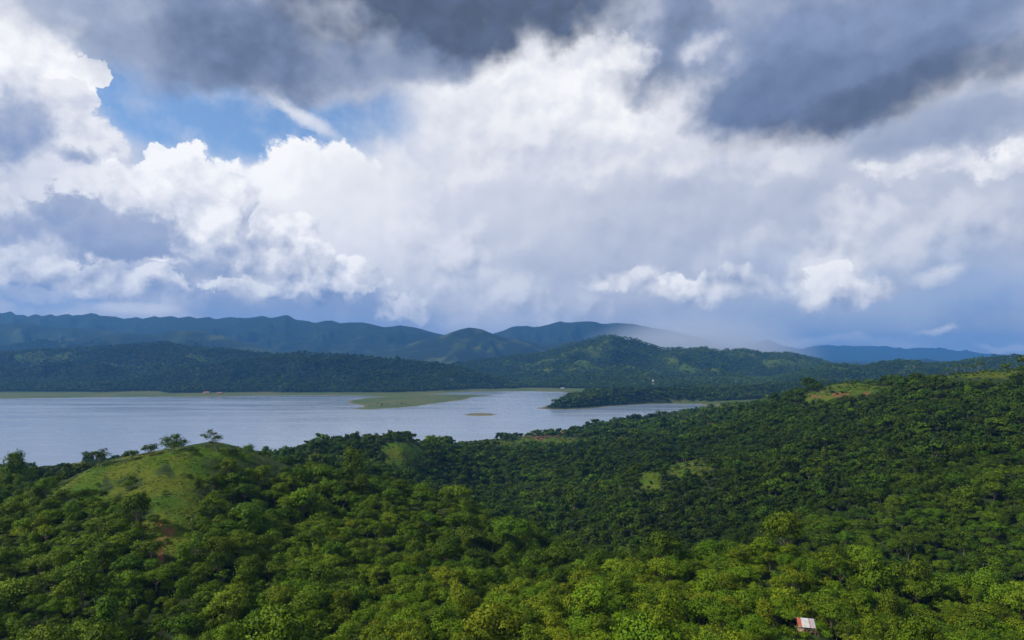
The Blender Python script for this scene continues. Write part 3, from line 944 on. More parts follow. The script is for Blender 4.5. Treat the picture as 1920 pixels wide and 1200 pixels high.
HI = [dict(H=9.0, R=4.2, trunk_h=3.4, nclump=26, nleaf=125, leaf=.36, shape='dome'),
      dict(H=8.2, R=4.8, trunk_h=4.2, nclump=24, nleaf=125, leaf=.36, shape='umbrella', clump=.27),
      dict(H=10.2, R=3.7, trunk_h=3.6, nclump=26, nleaf=125, leaf=.36, shape='tall', clump=.33),
      dict(H=7.6, R=3.8, trunk_h=2.6, nclump=22, nleaf=95, leaf=.41, shape='ragged', clump=.30),
      dict(H=8.8, R=4.6, trunk_h=4.0, nclump=30, nleaf=150, leaf=.29, shape='dome', clump=.24),
      dict(H=7.4, R=4.2, trunk_h=3.2, nclump=22, nleaf=125, leaf=.38, shape='umbrella', clump=.30),
      dict(H=4.2, R=2.6, trunk_h=0.9, nclump=14, nleaf=70, leaf=.42, shape='dome', clump=.36),
      dict(H=9.4, R=4.0, trunk_h=4.4, nclump=12, nleaf=80, leaf=.36, shape='ragged', clump=.24, sparse=.8)]
MED = [dict(H=9.0, R=4.3, trunk_h=3.2, nclump=16, nleaf=30, leaf=.95, shape='dome', clump=.34),
       dict(H=8.4, R=4.8, trunk_h=4.0, nclump=16, nleaf=30, leaf=.95, shape='umbrella', clump=.30),
       dict(H=10.0, R=3.8, trunk_h=3.4, nclump=15, nleaf=30, leaf=.95, shape='tall', clump=.36),
       dict(H=4.2, R=2.8, trunk_h=0.8, nclump=9, nleaf=28, leaf=.85, shape='dome', clump=.40)]
LOW = [dict(H=9.0, R=4.6, trunk_h=2.2, nclump=8, nleaf=13, leaf=2.1, shape='dome', clump=.42, sides=3, limbs=False),
       dict(H=8.6, R=5.2, trunk_h=2.8, nclump=8, nleaf=13, leaf=2.1, shape='umbrella', clump=.40, sides=3, limbs=False),
       dict(H=10.5, R=4.2, trunk_h=2.4, nclump=7, nleaf=13, leaf=2.1, shape='tall', clump=.46, sides=3, limbs=False)]
HI_T = [grow(100 + i, **k) for i, k in enumerate(HI)]
HI_CROWN = [tree_mesh('crown', None, c) for _, c in HI_T]
HI_TRUNK = [tree_mesh('trunk', t_, None) for t_, _ in HI_T]
KINDS = []                       # meshes for the masses of forest, not linked on their own
for nm_, (t_, c_) in [('hi', x) for x in HI_T] + [('med', grow(200 + i, **k)) for i, k in enumerate(MED)] + [('low', grow(300 + i, **k)) for i, k in enumerate(LOW)]:
    KINDS.append(bpy.data.objects.new('tree_' + nm_, tree_mesh('tree_' + nm_, t_, c_)))
N_HI, N_MED, N_LOW = len(HI), len(MED), len(LOW)
SPEC = HI + MED + LOW


def scatter(x0, x1, y0, y1, step, seed):
    g = np.random.default_rng(seed)
    xs, ys = np.meshgrid(np.arange(x0, x1, step), np.arange(y0, y1, step))
    xs[1::2] += step / 2
    x = (xs + g.uniform(-.42, .42, xs.shape) * step).ravel(); y = (ys + g.uniform(-.42, .42, xs.shape) * step).ravel()
    return x, y, g


# horizon of the land as seen from the camera, to leave out trees nobody could see
ANG = (GZ - CAMZ) / RR
HORIZ = np.maximum.accumulate(ANG, 0)


def in_sight(x, y, z, margin):
    ci = np.clip(np.searchsorted(azs, np.arctan2(x, y)), 0, nc - 1)
    r = np.hypot(x, y)
    ri = np.clip(np.searchsorted(rad, r) - 2, 0, nr - 1)
    return (z + margin - CAMZ) / r > HORIZ[ri, ci]


CREST = ((60, 100, 180, 240, 300, 370, 430, 500, 560, 590), (880, 880, 872, 864, 856, 850, 850, 857, 862, 858))
HUT = plan(1512, 1177, 60.2)
T = []          # x, y, z, kind, scale, rot, tint
for (y0, y1, step, seed, lo) in ((112, 330, 3.35, 1, 'hi'), (330, 760, 3.9, 2, 'med'), (760, 1600, 4.9, 3, 'low')):
    x, y, g = scatter(-0.93 * y1 - 40, 0.93 * y1 + 40, y0, y1, step, seed)
    k = np.abs(x) < 0.86 * y + 25
    x, y = x[k], y[k]
    z = height(x, y)
    gr, so, mu, fl = cover(x, y, z)
    for hh in (2.5, 4.5, 6.5):                        # nothing tall stands in front of a clearing
        g2, s2, _, _ = cover(x, y, z + hh)
        gr, so = np.maximum(gr, g2 * (hh < 6)), np.maximum(so, s2)
    sd = lake_sd(x, y)
    u = g.uniform(size=x.shape)
    open_ = np.maximum(np.maximum(gr, so * 1.2), np.maximum(mu, fl))
    keep = (z > 1.2) & (sd > 6) & (np.hypot(x + 61, y - 1325) > 60) & (u < np.where(open_ > 0.45, np.where(so > .4, 0.0, 0.16), 0.97 - 0.25 * (fbm(x, y, 26, 2, 44) < -0.45)))
    keep &= np.hypot(x - HUT[0], y - HUT[1] + 3) > 6.5
    pxt, pyt = project(x, y, z + 6.5)
    keep &= ~((y > 225) & (y < 480) & (pxt > 60) & (pxt < 590) & (pyt < np.interp(pxt, CREST[0], CREST[1])))
    keep &= ~((y < HUT[1] + 2) & (np.abs(pxt - 1512) < 34 + 4.6 * F / y) & (project(x, y, z + 10)[1] < 1225))
    keep &= in_sight(x, y, z, 14 if y0 < 700 else 18)
    x, y, z, gr, open_ = x[keep], y[keep], z[keep], gr[keep], open_[keep]
    n = len(x)
    bush = (open_ > 0.45) | (g.uniform(size=n) < 0.16)
    if lo == 'hi':
        kd = g.choice([0, 1, 2, 3, 4, 5, 7], n, p=[.26, .10, .15, .15, .18, .06, .10]); kd[bush] = 6
    elif lo == 'med':
        kd = N_HI + g.choice([0, 1, 2], n, p=[.45, .38, .17]); kd[bush] = N_HI + 3
    else:
        kd = N_HI + N_MED + g.choice([0, 1, 2], n, p=[.5, .35, .15])
    sc = np.exp(g.normal(0, 0.26, n)) * 0.56 + 0.10 * fbm(x, y, 45, 2, 141)
    sc = np.clip(np.where(g.uniform(size=n) < 0.025, sc * 1.65, sc), 0.22, 1.5)
    sc = np.where(open_ > 0.45, sc * g.uniform(.22, .85, n), sc)
    sc = sc * {'hi': 1.0, 'med': 0.98, 'low': 1.08}[lo]
    if lo == 'low':
        sc = np.where(bush, sc * 0.6, sc)
    px, py = project(x, y, z)
    tint = 0.33 + 0.10 * fbm(x, y, 60, 3, 77) + 0.06 * fbm(x, y, 14, 2, 78) + g.normal(0, 0.085, n)
    tint += 0.25 * sstep(207, 188, y + 6 * fbm(x, y, 30, 2, 150)) * sstep(-70, 25, x)                 # sunlit patch round the hut, put into the leaf colour
    tint += 0.08 * sstep(230, 170, y) * sstep(25, -70, x)
    tint += 0.10 * sstep(318, 296, y) * sstep(30, -20, x)
    tint -= 0.09 * sstep(300, 340, y) * sstep(420, 120, x)  # shade lying in the valley, painted as darker leaves
    tint += 0.09 * sstep(0.15, 0.6, fbm(x, y, 110, 3, 171)) * (y > 210)
    tint -= 0.05 * sstep(200, 260, y) * sstep(20, 120, x)  # right slope: cloud shade painted into the leaf colour
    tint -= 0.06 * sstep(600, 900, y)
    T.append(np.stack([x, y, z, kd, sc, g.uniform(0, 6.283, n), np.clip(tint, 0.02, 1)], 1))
x, y, g = scatter(-3600, 3600, 1420, 4300, 8.0, 4)
k = np.abs(x) < 0.80 * y
x, y = x[k], y[k]
z = height(x, y)
k = (z > 3.6) & in_sight(x, y, z, 16)
x, y, z = x[k], y[k], z[k]
gr, so, mu, fl = cover(x, y, z)
k = (g.uniform(size=x.shape) < np.where(np.maximum(mu, fl) > 0.3, 0.015, 0.96 - 0.88 * gr))
x, y, z = x[k], y[k], z[k]
n = len(x)
gfar = 0.20 - 0.06 * sstep(200, -600, x) + 0.12 * sstep(-100, 300, x) * sstep(2300, 2700, y)
TF = np.stack([x, y, z, N_HI + N_MED + g.choice([0, 1, 2], n), np.exp(g.normal(0, .24, n)) * 0.80, g.uniform(0, 6.283, n),
               np.clip(gfar + 0.10 * fbm(x, y, 300, 3, 53) + g.normal(0, .09, n), 0.02, 1)], 1)
T = np.concatenate(T)
print('trees near', len(T), 'far', len(TF))


def forest_nodes(name, kinds):
    ng = bpy.data.node_groups.new(name, 'GeometryNodeTree')
    ng.interface.new_socket('Geometry', in_out='INPUT', socket_type='NodeSocketGeometry')
    ng.interface.new_socket('Geometry', in_out='OUTPUT', socket_type='NodeSocketGeometry')
    n, l = ng.nodes, ng.links
    gi, go = n.new('NodeGroupInput'), n.new('NodeGroupOutput')

    def attr(nm, ty='FLOAT'):
        a = n.new('GeometryNodeInputNamedAttribute'); a.data_type = ty; a.inputs[0].default_value = nm
        return a.outputs[0]
    kd, sc, rz = attr('kind', 'INT'), attr('scl', 'FLOAT_VECTOR'), attr('rotz')
    cx = n.new('ShaderNodeCombineXYZ'); l.new(rz, cx.inputs[2])
    er = n.new('FunctionNodeEulerToRotation'); l.new(cx.outputs[0], er.inputs[0])
    jn = n.new('GeometryNodeJoinGeometry')
    for i in kinds:
        oi = n.new('GeometryNodeObjectInfo'); oi.inputs['Object'].default_value = KINDS[i]
        cm = n.new('FunctionNodeCompare'); cm.data_type = 'INT'; cm.operation = 'EQUAL'
        l.new(kd, cm.inputs[2]); cm.inputs[3].default_value = i
        ip = n.new('GeometryNodeInstanceOnPoints')
        l.new(gi.outputs[0], ip.inputs['Points']); l.new(cm.outputs[0], ip.inputs['Selection'])
        l.new(oi.outputs['Geometry'], ip.inputs['Instance']); l.new(er.outputs[0], ip.inputs['Rotation']); l.new(sc, ip.inputs['Scale'])
        l.new(ip.outputs[0], jn.inputs[0])
    l.new(jn.outputs[0], go.inputs[0])
    return ng


def aniso(A):
    """uneven growth: each tree's own width, depth and height factors"""
    h1 = np.modf(np.abs(np.sin(A[:, 0] * 12.9898 + A[:, 1] * 78.233) * 43758.5453))[0]
    h2 = np.modf(np.abs(np.sin(A[:, 0] * 39.346 + A[:, 1] * 11.135) * 24634.6345))[0]
    h3 = np.modf(np.abs(np.sin(A[:, 0] * 73.156 + A[:, 1] * 52.235) * 14375.9644))[0]
    return A[:, 4:5] * np.stack([.82 + .40 * h1, .82 + .40 * h2, .78 + .50 * h3], 1)


def forest(name, A, label):
    me = bpy.data.meshes.new(name)
    me.vertices.add(len(A)); me.vertices.foreach_set('co', (A[:, :3] - np.array([0, 0, .15])).astype(np.float32).ravel())
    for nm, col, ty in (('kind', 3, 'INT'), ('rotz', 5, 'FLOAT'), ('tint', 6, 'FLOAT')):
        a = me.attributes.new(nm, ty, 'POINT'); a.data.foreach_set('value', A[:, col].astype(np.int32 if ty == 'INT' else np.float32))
    a = me.attributes.new('scl', 'FLOAT_VECTOR', 'POINT'); a.data.foreach_set('vector', aniso(A).astype(np.float32).ravel())
    me.materials.append(LEAF)
    o = link(name, me, kind='stuff', label=label)
    md = o.modifiers.new('trees', 'NODES'); md.node_group = forest_nodes(name, sorted(set(A[:, 3].astype(int))))
    return o


#@@INDIV
# --- the three hundred trees that show largest stand as trees of their own
def pick_largest(A, count):
    px, py = project(A[:, 0], A[:, 1], A[:, 2])
    Rm = np.array([SPEC[int(k)]['R'] for k in A[:, 3]]) * A[:, 4]
    Hm = np.array([SPEC[int(k)]['H'] for k in A[:, 3]]) * A[:, 4]
    ppm = F / A[:, 1]
    cy_ = py - Hm * 0.68 * ppm
    ok = (A[:, 1] < 330) & (A[:, 3] < N_HI) & (px > -30) & (px < 1950) & (cy_ < 1225)
    # the ground between must not hide the crown
    ts = np.linspace(0.3, 0.97, 14)
    ii = np.where(ok)[0]
    sx, sy = A[ii, 0][:, None] * ts, A[ii, 1][:, None] * ts
    sz = CAMZ + (A[ii, 2] + Hm[ii] * 0.8 - CAMZ)[:, None] * ts
    ok[ii] = ~(height(sx, sy) > sz).any(1)
    order = np.where(ok)[0]
    order = order[np.argsort(-A[order, 1])]
    buf = np.full((600, 960), -1, np.int32)
    for i in order:
        rx, ry = Rm[i] * ppm[i] / 2, Hm[i] * 0.36 * ppm[i] / 2
        x_, y_ = px[i] / 2, cy_[i] / 2
        a0, a1, b0, b1 = int(max(x_ - rx, 0)), int(min(x_ + rx + 1, 960)), int(max(y_ - ry, 0)), int(min(y_ + ry + 1, 600))
        if a1 > a0 and b1 > b0:
            gy, gx = np.mgrid[b0:b1, a0:a1]
            buf[b0:b1, a0:a1][((gx - x_) / rx) ** 2 + ((gy - y_) / ry) ** 2 < 1] = i
    cnt = np.bincount(buf[buf >= 0], minlength=len(A))
    best = np.argsort(-cnt)[:count]
    best = best[cnt[best] > 12]
    return best, px, cy_


best, PX, PY = pick_largest(T, 285)
chosen = np.zeros(len(T), bool); chosen[best] = True
SC3 = aniso(T)

COLS = ((0, 230, 'near the left edge'), (230, 400, 'below the grassy knoll'), (400, 560, 'right of the dirt track'), (560, 740, 'well right of the dirt track'), (740, 930, 'left of centre'),
        (930, 1120, 'right of centre'), (1120, 1330, 'well left of the tin hut'), (1330, 1480, 'just left of the tin hut'), (1480, 1600, 'above or below the tin hut'),
        (1600, 1740, 'right of the tin hut'), (1740, 2100, 'near the right edge'))
ROWS = ((1150, 2000, 'bottom edge'), (1100, 1150, 'second row up'), (1050, 1100, 'third row up'), (1000, 1050, 'fourth row up'), (0, 1000, 'higher slope'))
SHAPES = ['round', 'flat-topped', 'tall', 'ragged', 'broad', 'spreading', 'bushy', 'sparse']
ORD = ['first', 'second', 'third', 'fourth', 'fifth', 'sixth', 'seventh', 'eighth', 'ninth', 'tenth', 'eleventh', 'twelfth']
classes = {}
for i in best:
    tint, kd = T[i, 6], int(T[i, 3])
    colour = 'dark green' if tint < 0.27 else 'mid green' if tint < 0.42 else 'fresh green' if tint < 0.58 else 'yellow-green'
    colw = next((c[2] for c in COLS if c[0] <= PX[i] < c[1]), 'near the left edge' if PX[i] < 500 else 'near the right edge')
    roww = next(r_[2] for r_ in ROWS if r_[0] <= PY[i] < r_[1])
    classes.setdefault((colour, SHAPES[kd], 'shrub' if kd == 6 else 'tree', colw, roww), []).append(i)
for (colour, shape, word, colw, roww), members in classes.items():
    members.sort(key=lambda i: PX[i])
    for j, i in enumerate(members):
        if len(members) == 1:
            lab = f'{shape} {colour} {word} {colw}, {roww}'
        else:
            lab = f'{ORD[j]} {shape} {colour} {word} from left, {colw}, {roww}'
        kd = int(T[i, 3])
        root = link('forest_shrub' if word == 'shrub' else 'forest_tree', None, label=lab, category=word, group='trees of the near forest')
        root.empty_display_size = 1.0
        root.location = (T[i, 0], T[i, 1], T[i, 2] - 0.15)
        root.rotation_euler = (0, 0, T[i, 5])
        root.scale = SC3[i]
        link('trunk', HI_TRUNK[kd], root)
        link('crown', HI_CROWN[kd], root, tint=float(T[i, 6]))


def lone_tree(px, Y, label, tint, name='hill_tree', group='trees on the crest of the grassy knoll', **spec):
    x_ = (px - 960) / F * Y
    z_ = float(height(np.array([x_]), np.array([Y]))[0])
    tr, cr_ = grow(**spec)
    root = link(name, None, label=label, category='tree', group=group)
    root.location = (x_, Y, z_ - 0.1)
    link('trunk', tree_mesh('trunk', tr, None), root)
    link('crown', tree_mesh('crown', None, cr_), root, tint=tint)
    return root


lone_tree(186, 250, 'flat-layered dark tree at the left end of the grassy knoll, against the lake', .26, seed=901, H=6.2, R=4.0, trunk_h=2.2, nclump=16, nleaf=60, leaf=.36, shape='umbrella', clump=.24)
lone_tree(246, 250, 'low round dark tree on the knoll crest, smaller neighbour of a pale-stemmed one', .24, seed=902, H=3.7, R=2.6, trunk_h=.9, nclump=14, nleaf=60, leaf=.34, shape='dome', clump=.32)
lone_tree(281, 251, 'dark tree with pale low stems between two other crest trees left of the summit', .25, seed=903, H=5.6, R=3.5, trunk_h=1.9, nclump=14, nleaf=60, leaf=.34, shape='ragged', clump=.30)
lone_tree(327, 250, 'widest spreading ragged tree on the knoll crest, left of the summit', .30, seed=904, H=8.2, R=5.6, trunk_h=2.2, nclump=24, nleaf=60, leaf=.36, shape='ragged', clump=.20)
lone_tree(363, 247, 'small dark bush on the summit of the grassy knoll', .2, seed=905, H=2.4, R=1.7, trunk_h=.5, nclump=8, nleaf=50, leaf=.30, shape='dome', clump=.38)
lone_tree(408, 252, 'tallest pale-limbed tree on the knoll, leaning left over the lake', .24, seed=906, H=9.2, R=3.6, trunk_h=3.2, nclump=17, nleaf=50, leaf=.34, shape='ragged', clump=.27, lean=(-2.6, 0))
lone_tree(438, 254, 'small feathery tree at the right foot of the leaning tree', .32, seed=907, H=3.3, R=2.2, trunk_h=.8, nclump=11, nleaf=45, leaf=.30, shape='ragged', clump=.28)
lone_tree(493, 262, 'little round-headed tree on a bare stem, rightmost on the knoll crest', .18, seed=908, H=4.4, R=1.7, trunk_h=2.3, nclump=9, nleaf=50, leaf=.30, shape='dome', clump=.42)
RIDGE = [(1728, 566, 8.0), (1741, 560, 6.5), (1762, 556, 6.0), (1776, 556, 7.0), (1793, 552, 8.8), (1808, 552, 8.2), (1822, 550, 7.4), (1834, 548, 10.2), (1843, 548, 9.2), (1893, 545, 7.5)]
for j, (px_, Y_, h_) in enumerate(RIDGE):
    lone_tree(px_, Y_, f'{ORD[j]} from left of the thin sparse trees along the right-hand grassy ridge', .36 + .03 * (j % 4), name='thin_tree', group='thin trees on the right ridge',
              seed=950 + j, H=h_, R=h_ * 0.21, trunk_h=h_ * 0.55, nclump=7, nleaf=26, leaf=.55, shape='ragged', clump=.40, sparse=.7)

for j, (px_, Y_, h_, lab) in enumerate(((1488, 136.2, 1.4, 'low leafy shrub just below the left end of the tin hut'), (1511, 135.4, 1.3, 'low leafy shrub in front of the middle of the tin hut'),
                                       (1468, 138.0, 1.9, 'leafy shrub at the left of the tin hut'), (1553, 137.0, 1.5, 'leafy shrub at the right foot of the tin hut'), (1440, 135.0, 1.2, 'small shrub in the grass clearing left of the hut'))):
    lone_tree(px_, Y_, lab, .5 + .06 * (j % 3), name='clearing_shrub', group='shrubs round the hut', seed=980 + j, H=h_, R=h_ * .8, trunk_h=h_ * .25, nclump=8, nleaf=60, leaf=.24, shape='dome', clump=.40)
forest('forest', T[~chosen], 'dense green broadleaf forest covering the near slopes and valley')
forest('distant_forest', TF, 'dark forest on the hills beyond the lake')


# --- grass on the clearings
def blade_material():
    m, t, out = new_mat('grass_blades')
    a1 = t.n.new('ShaderNodeAttribute'); a1.attribute_name = 'tint'; a1.attribute_type = 'INSTANCER'
    col = t.mix(a1.outputs['Fac'], (0.036, 0.074, 0.005), (0.082, 0.100, 0.009))
    b = principled(t, col, 0.7, 0.15)
    t.l.new(b.outputs[0], out.inputs['Surface'])
    return m


gb = np.random.default_rng(77)
bv, bf, bn = [], [], []
for k in range(26):
    a = gb.uniform(0, 6.283); r_ = gb.uniform(0, .75); h_ = gb.uniform(.10, .24)
    p = np.array([r_ * np.cos(a), r_ * np.sin(a), -0.05]); d = np.array([np.cos(a * 3), np.sin(a * 3), 0]); w_ = np.array([-d[1], d[0], 0]) * gb.uniform(.05, .10)
    tip = p + d * h_ * gb.uniform(.3, .9) + np.array([0, 0, h_]); m_ = (p + tip) / 2 + np.array([0, 0, h_ * .18])
    b0 = len(bv); bv += [p - w_, p + w_, m_ + w_ * .7, m_ - w_ * .7, tip + w_ * .1, tip - w_ * .1]
    bf += [(b0, b0 + 1, b0 + 2, b0 + 3), (b0 + 3, b0 + 2, b0 + 4, b0 + 5)]
tuft = mesh_from('grass_tuft', bv, bf, blade_material(), True)
tuft.normals_split_custom_set_from_vertices([(v[0] * .3, v[1] * .3, 1.0) for v in bv])
KINDS.append(bpy.data.objects.new('grass_tuft', tuft))
GT = []
for y0, y1, step, sc in ((118, 320, 0.95, 0.8), (320, 700, 2.3, 1.9), (700, 960, 3.6, 2.6)):
    x, y, g = scatter(-0.8 * y1, 0.8 * y1, y0, y1, step, 300 + y0)
    z = np.full(x.shape, 60.0)
    # only where the clearings lie
    k = np.abs(x) < 0.8 * y
    x, y = x[k], y[k]
    zr = height(x, y) if y0 < 300 else None
    if zr is None:
        zr = height(x, y)
    gr, so, mu, fl = cover(x, y, zr)
    k = (gr > 0.4) & (so < 0.4) & (g.uniform(size=x.shape) < 0.55 + 0.9 * fbm(x, y, 7, 2, 131))
    x, y, z = x[k], y[k], zr[k]
    n = len(x)
    GT.append(np.stack([x, y, z + .12, np.full(n, len(KINDS) - 1), sc * g.uniform(.6, 1.3, n), g.uniform(0, 6.283, n),
                        np.clip(.45 + .35 * fbm(x, y, 22, 3, 120) + g.normal(0, .12, n) + .25 * sstep(-118, -150, x) * (y < 320), 0, 1)], 1))
GT = np.concatenate(GT)
print('tufts', len(GT))
forest('grass', GT, 'tufted green grass on the clearings and the knoll')


# ------------------------------------------------------------------ hut
def simple_mat(name, c1, c2, rough=0.7, scale=2.0, spec=0.3, metal=0.0):
    m, t, out = new_mat(name)
    tcn = t.n.new('ShaderNodeTexCoord')
    n1, _ = t.noise(tcn.outputs['Object'], scale, 5, 0.65)
    n2, _ = t.noise(tcn.outputs['Object'], scale * 6, 3, 0.6)
    col = t.mix(t.ramp(t.math('MULTIPLY_ADD', n2, 0.35, t.math('MULTIPLY', n1, 0.75)), 0.35, 0.72), c1, c2)
    b = principled(t, col, rough, spec, Metallic=metal)
    t.l.new(b.outputs[0], out.inputs['Surface'])
    return m


def box_mesh(name, size, mat, c=(0, 0, 0)):
    sx, sy, sz = (v / 2 for v in size)
    v = [(c[0] + a * sx, c[1] + b * sy, c[2] + d * sz) for a in (-1, 1) for b in (-1, 1) for d in (-1, 1)]
    return mesh_from(name, v, [(0, 1, 3, 2), (4, 6, 7, 5), (0, 4, 5, 1), (2, 3, 7, 6), (0, 2, 6, 4), (1, 5, 7, 3)], mat)


def pole_mesh(name, a, b, r, mat):
    V, Q = [], []
    tube([a, (np.array(a) + np.array(b)) / 2 + np.array([.02, .01, 0]), b], [r, r * .95, r * .85], 6, V, Q)
    return mesh_from(name, V, Q, mat, True)


def sheet_mesh(name, x0, x1, slope_pts, mat, ribs, wob=0.0):
    """corrugated sheet running down a slope; slope_pts = (y, z) from ridge to eave"""
    nx = ribs * 6
    V = []
    for side in (0, -0.006):
        for j, (yy, zz) in enumerate(slope_pts):
            for i in range(nx + 1):
                V.append((x0 + (x1 - x0) * i / nx, yy + wob * math.sin(i * .7 + j), zz + side + 0.018 * math.sin(2 * math.pi * i / 6)))
    m = nx + 1; h = len(slope_pts); Q = []
    for j in range(h - 1):
        for i in range(nx):
            a = j * m + i
            Q.append((a, a + m, a + m + 1, a + 1)); Q.append((a + h * m, a + 1 + h * m, a + m + 1 + h * m, a + m + h * m))
    return mesh_from(name, V, Q, mat, True)


WOOD = simple_mat('weathered_wood', (0.16, 0.10, 0.06), (0.36, 0.26, 0.17), 0.9, 3.0, 0.1)
RUST = simple_mat('rusty_red_sheet', (0.28, 0.05, 0.03), (0.46, 0.13, 0.08), 0.7, 2.5)
ZINC = simple_mat('pale_zinc_sheet', (0.34, 0.33, 0.33), (0.54, 0.54, 0.54), 0.5, 1.6)
LILAC = simple_mat('greyed_zinc_sheet', (0.26, 0.245, 0.27), (0.42, 0.40, 0.44), 0.5, 2.2)
hx, hy = HUT
hz = float(height(np.array([hx]), np.array([hy]))[0])
hut = link('field_hut', None, label='small open field hut with rust-red and pale tin roof sheets in a clearing', category='hut')
hut.location = (hx, hy, hz)
hut.scale = (.84, .84, .84)
hut.rotation_euler = (0, 0, math.radians(-13))
top_y, top_z, eave_y, eave_z = 1.25, 3.05, -1.25, 1.85
sl = [(top_y + (eave_y - top_y) * k / 4, top_z + (eave_z - top_z) * k / 4) for k in range(5)]
sl2 = [(top_y - .1 + (eave_y - .22 - top_y + .1) * k / 4, top_z + .06 + (eave_z - .12 - top_z) * k / 4) for k in range(5)]
for nm, x0, x1, mat, pts, ribs, lab in (('roof_sheet', -2.0, -1.08, RUST, sl, 5, 'rust-red roof sheet'), ('roof_sheet', -1.14, .62, ZINC, sl2, 9, 'pale roof sheet'), ('roof_sheet', .58, .86, RUST, sl, 2, 'narrow rusty roof strip'), ('roof_sheet', .80, 1.85, LILAC, sl2, 6, 'greyed roof sheet')):
    o = link(nm, sheet_mesh(nm, x0, x1, pts, mat, ribs, .015), hut); o['label'] = lab
link('eave_board', box_mesh('eave_board', (1.0, .05, .16), ZINC, (-1.55, eave_y - .05, eave_z - .10)), hut)
link('top_beam', pole_mesh('top_beam', (-2.45, top_y + .05, top_z - .06), (2.35, top_y + .05, top_z - .10), .06, WOOD), hut)
link('eave_beam', pole_mesh('eave_beam', (-2.05, eave_y + .1, eave_z - .08), (1.95, eave_y + .1, eave_z - .10), .05, WOOD), hut)
for xx in (-1.85, 0.0, 1.75):
    link('post', pole_mesh('post', (xx, top_y, -.4), (xx, top_y, top_z - .05), .07, WOOD), hut)
    link('post', pole_mesh('post', (xx, eave_y + .1, -.6), (xx, eave_y + .1, eave_z - .05), .07, WOOD), hut)
    link('rafter', pole_mesh('rafter', (xx, top_y + .15, top_z - .07), (xx, eave_y - .2, eave_z - .17), .04, WOOD), hut)
link('plank_wall', box_mesh('plank_wall', (.95, .05, 1.2), WOOD, (1.15, eave_y + .2, 1.0)), hut)
link('floor_platform', box_mesh('floor_platform', (3.7, 2.3, .10), WOOD, (-.05, 0, .55)), hut)
link('leaning_pole', pole_mesh('leaning_pole', (2.6, -1.9, -.3), (1.7, eave_y - .1, 1.7), .045, WOOD), hut)

# ------------------------------------------------------------------ houses round the lake
WHITEWALL = simple_mat('whitewashed_wall', (0.34, 0.32, 0.30), (0.48, 0.46, 0.44), 0.9, .5)
BROWNROOF = simple_mat('brown_roof', (0.20, 0.09, 0.055), (0.32, 0.16, 0.10), 0.8, .6)
TINROOF = simple_mat('tin_roof', (0.25, 0.25, 0.26), (0.38, 0.38, 0.40), 0.5, .6)
GLASSDARK = simple_mat('dark_window', (0.02, 0.02, 0.025), (0.04, 0.045, 0.05), 0.2, 1.0, .5)


def house(px, Y, L, Wd, h, roofh, rot, wall, roof, label):
    x_ = (px - 960) / F * Y
    z_ = float(height(np.array([x_]), np.array([Y]))[0])
    r = link('lakeside_house', None, label=label, category='house', group='houses round the lake')
    L, Wd, h, roofh = L * .75, Wd * .75, h * .75, roofh * .75
    r.location = (x_, Y, z_); r.rotation_euler = (0, 0, math.radians(rot))
    link('wall', box_mesh('wall', (L, Wd, h + 1.5), wall, (0, 0, h / 2 - .75)), r)
    a, b = L / 2 + .6, Wd / 2 + .7
    v = [(-a, -b, h - .2), (a, -b, h - .2), (a, b, h - .2), (-a, b, h - .2), (-a * .92, 0, h + roofh), (a * .92, 0, h + roofh)]
    me = bpy.data.meshes.new('roof'); me.from_pydata(v, [], [(0, 1, 5, 4), (2, 3, 4, 5), (1, 2, 5), (3, 0, 4), (3, 2, 1, 0)]); me.materials.append(roof)
    link('roof', me, r)
    for k in range(3):
        link('window', box_mesh('window', (1.5, .1, 1.3), GLASSDARK, (-L / 3 + k * L / 3, -Wd / 2 - .03, h * .5)), r)


house(387, 1990, 22, 10, 4.5, 3.5, 6, WHITEWALL, BROWNROOF, 'brown-roofed house with pale walls at far shore, left one of a pair')
house(412, 1975, 20, 9, 3.5, 3.0, -4, BROWNROOF, BROWNROOF, 'all-brown low house at far shore, right one of a pair')
house(135, 2140, 30, 10, 4.5, 2.5, 3, WHITEWALL, TINROOF, 'long white house low on the dark hill near the left shore')
house(66, 2420, 14, 8, 4, 2, 4, WHITEWALL, TINROOF, 'small white house high on the dark hill by the left edge, left one of two')
house(86, 2420, 16, 8, 4, 2, -6, WHITEWALL, TINROOF, 'small white house high on the dark hill by the left edge, right one of two')
house(1055, 2260, 15, 8, 3.4, 2, 10, WHITEWALL, TINROOF, 'white house on the green flats behind the lake, left of the headland')
house(1302, 1235, 11, 7, 3.2, 2.2, 20, WHITEWALL, BROWNROOF, 'reddish-roofed house among trees at the right end of the lake')
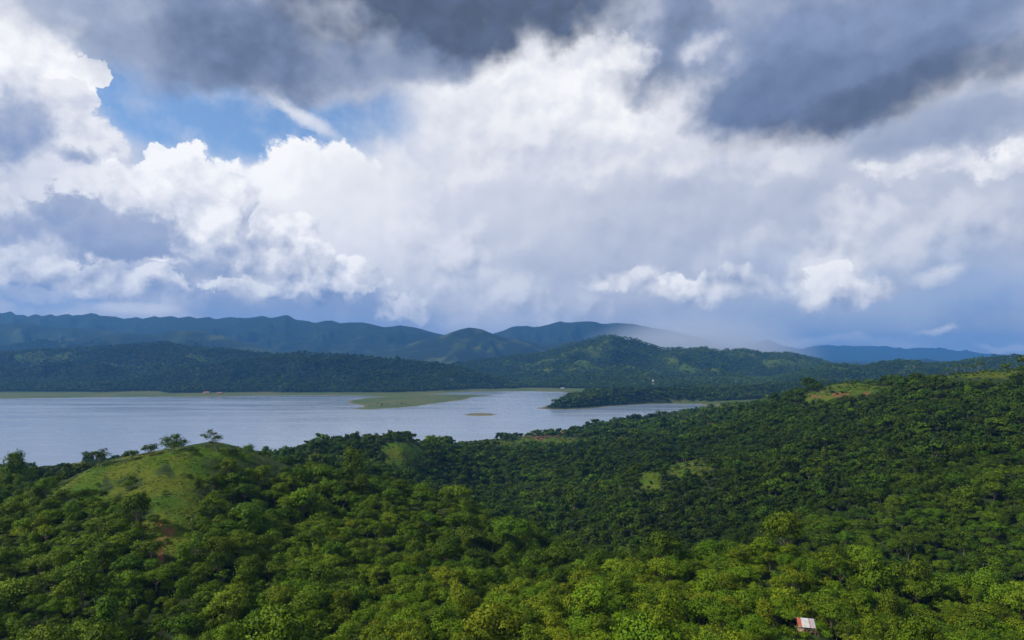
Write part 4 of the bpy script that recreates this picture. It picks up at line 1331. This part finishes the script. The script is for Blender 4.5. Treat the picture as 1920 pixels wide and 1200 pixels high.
house(1247, 2330, 34, 12, 4, 2.5, 0, WHITEWALL, TINROOF, 'long pale shed behind the wooded headland')
TX_, TY_ = (1225 - 960) / F * 2330, 2330
tz = float(height(np.array([TX_]), np.array([TY_]))[0])
tw = link('water_tower', None, label='white water tower standing beside the long pale shed', category='tower')
tw.location = (TX_, TY_, tz)
for sx_, sy_ in ((-2, -2), (2, -2), (2, 2), (-2, 2)):
    link('leg', pole_mesh('leg', (sx_ * 1.2, sy_ * 1.2, -1), (sx_ * .8, sy_ * .8, 16), .35, WHITEWALL), tw)
tv, tq = [], []
tube([(0, 0, 15.5), (0, 0, 16), (0, 0, 21), (0, 0, 23)], [2.6, 3.6, 3.6, .3], 12, tv, tq)
link('tank', mesh_from('tank', tv, tq, WHITEWALL, False), tw)

# ------------------------------------------------------------------ rain falling over the far mountains
rm, rt_, rout = new_mat('rain')
rp = rt_.n.new('ShaderNodeVolumePrincipled')
rp.inputs['Color'].default_value = (0.86, 0.91, 1.0, 1)
rtc = rt_.n.new('ShaderNodeTexCoord')
rr2 = rt_.vmath('LENGTH', rtc.outputs['Object'])
rt_.put(rp.inputs['Density'], rt_.ramp(rr2, 1.0, 0.35, b=0.0030))
rp.inputs['Anisotropy'].default_value = 0.1
rt_.l.new(rp.outputs[0], rout.inputs['Volume'])
rv, rq = [], []
nlat, nlon = 24, 40
for a in range(nlat + 1):
    th = math.pi * a / nlat
    for b in range(nlon):
        ph = 2 * math.pi * b / nlon
        rv.append((math.sin(th) * math.cos(ph), math.sin(th) * math.sin(ph), math.cos(th)))
for a in range(nlat):
    for b in range(nlon):
        b2 = (b + 1) % nlon
        rq.append((a * nlon + b, (a + 1) * nlon + b, (a + 1) * nlon + b2, a * nlon + b2))
rain = link('rain', mesh_from('rain', rv, rq, rm, True), kind='stuff', label='pale grey curtain of rain hiding the right end of the far mountains')
rain.location = ((1310 - 960) / F * 6300, 6300, 70)
rain.scale = (1250, 600, 500)
rm.cycles.volume_step_rate = 1.0
scene.cycles.volume_step_rate = 1.0
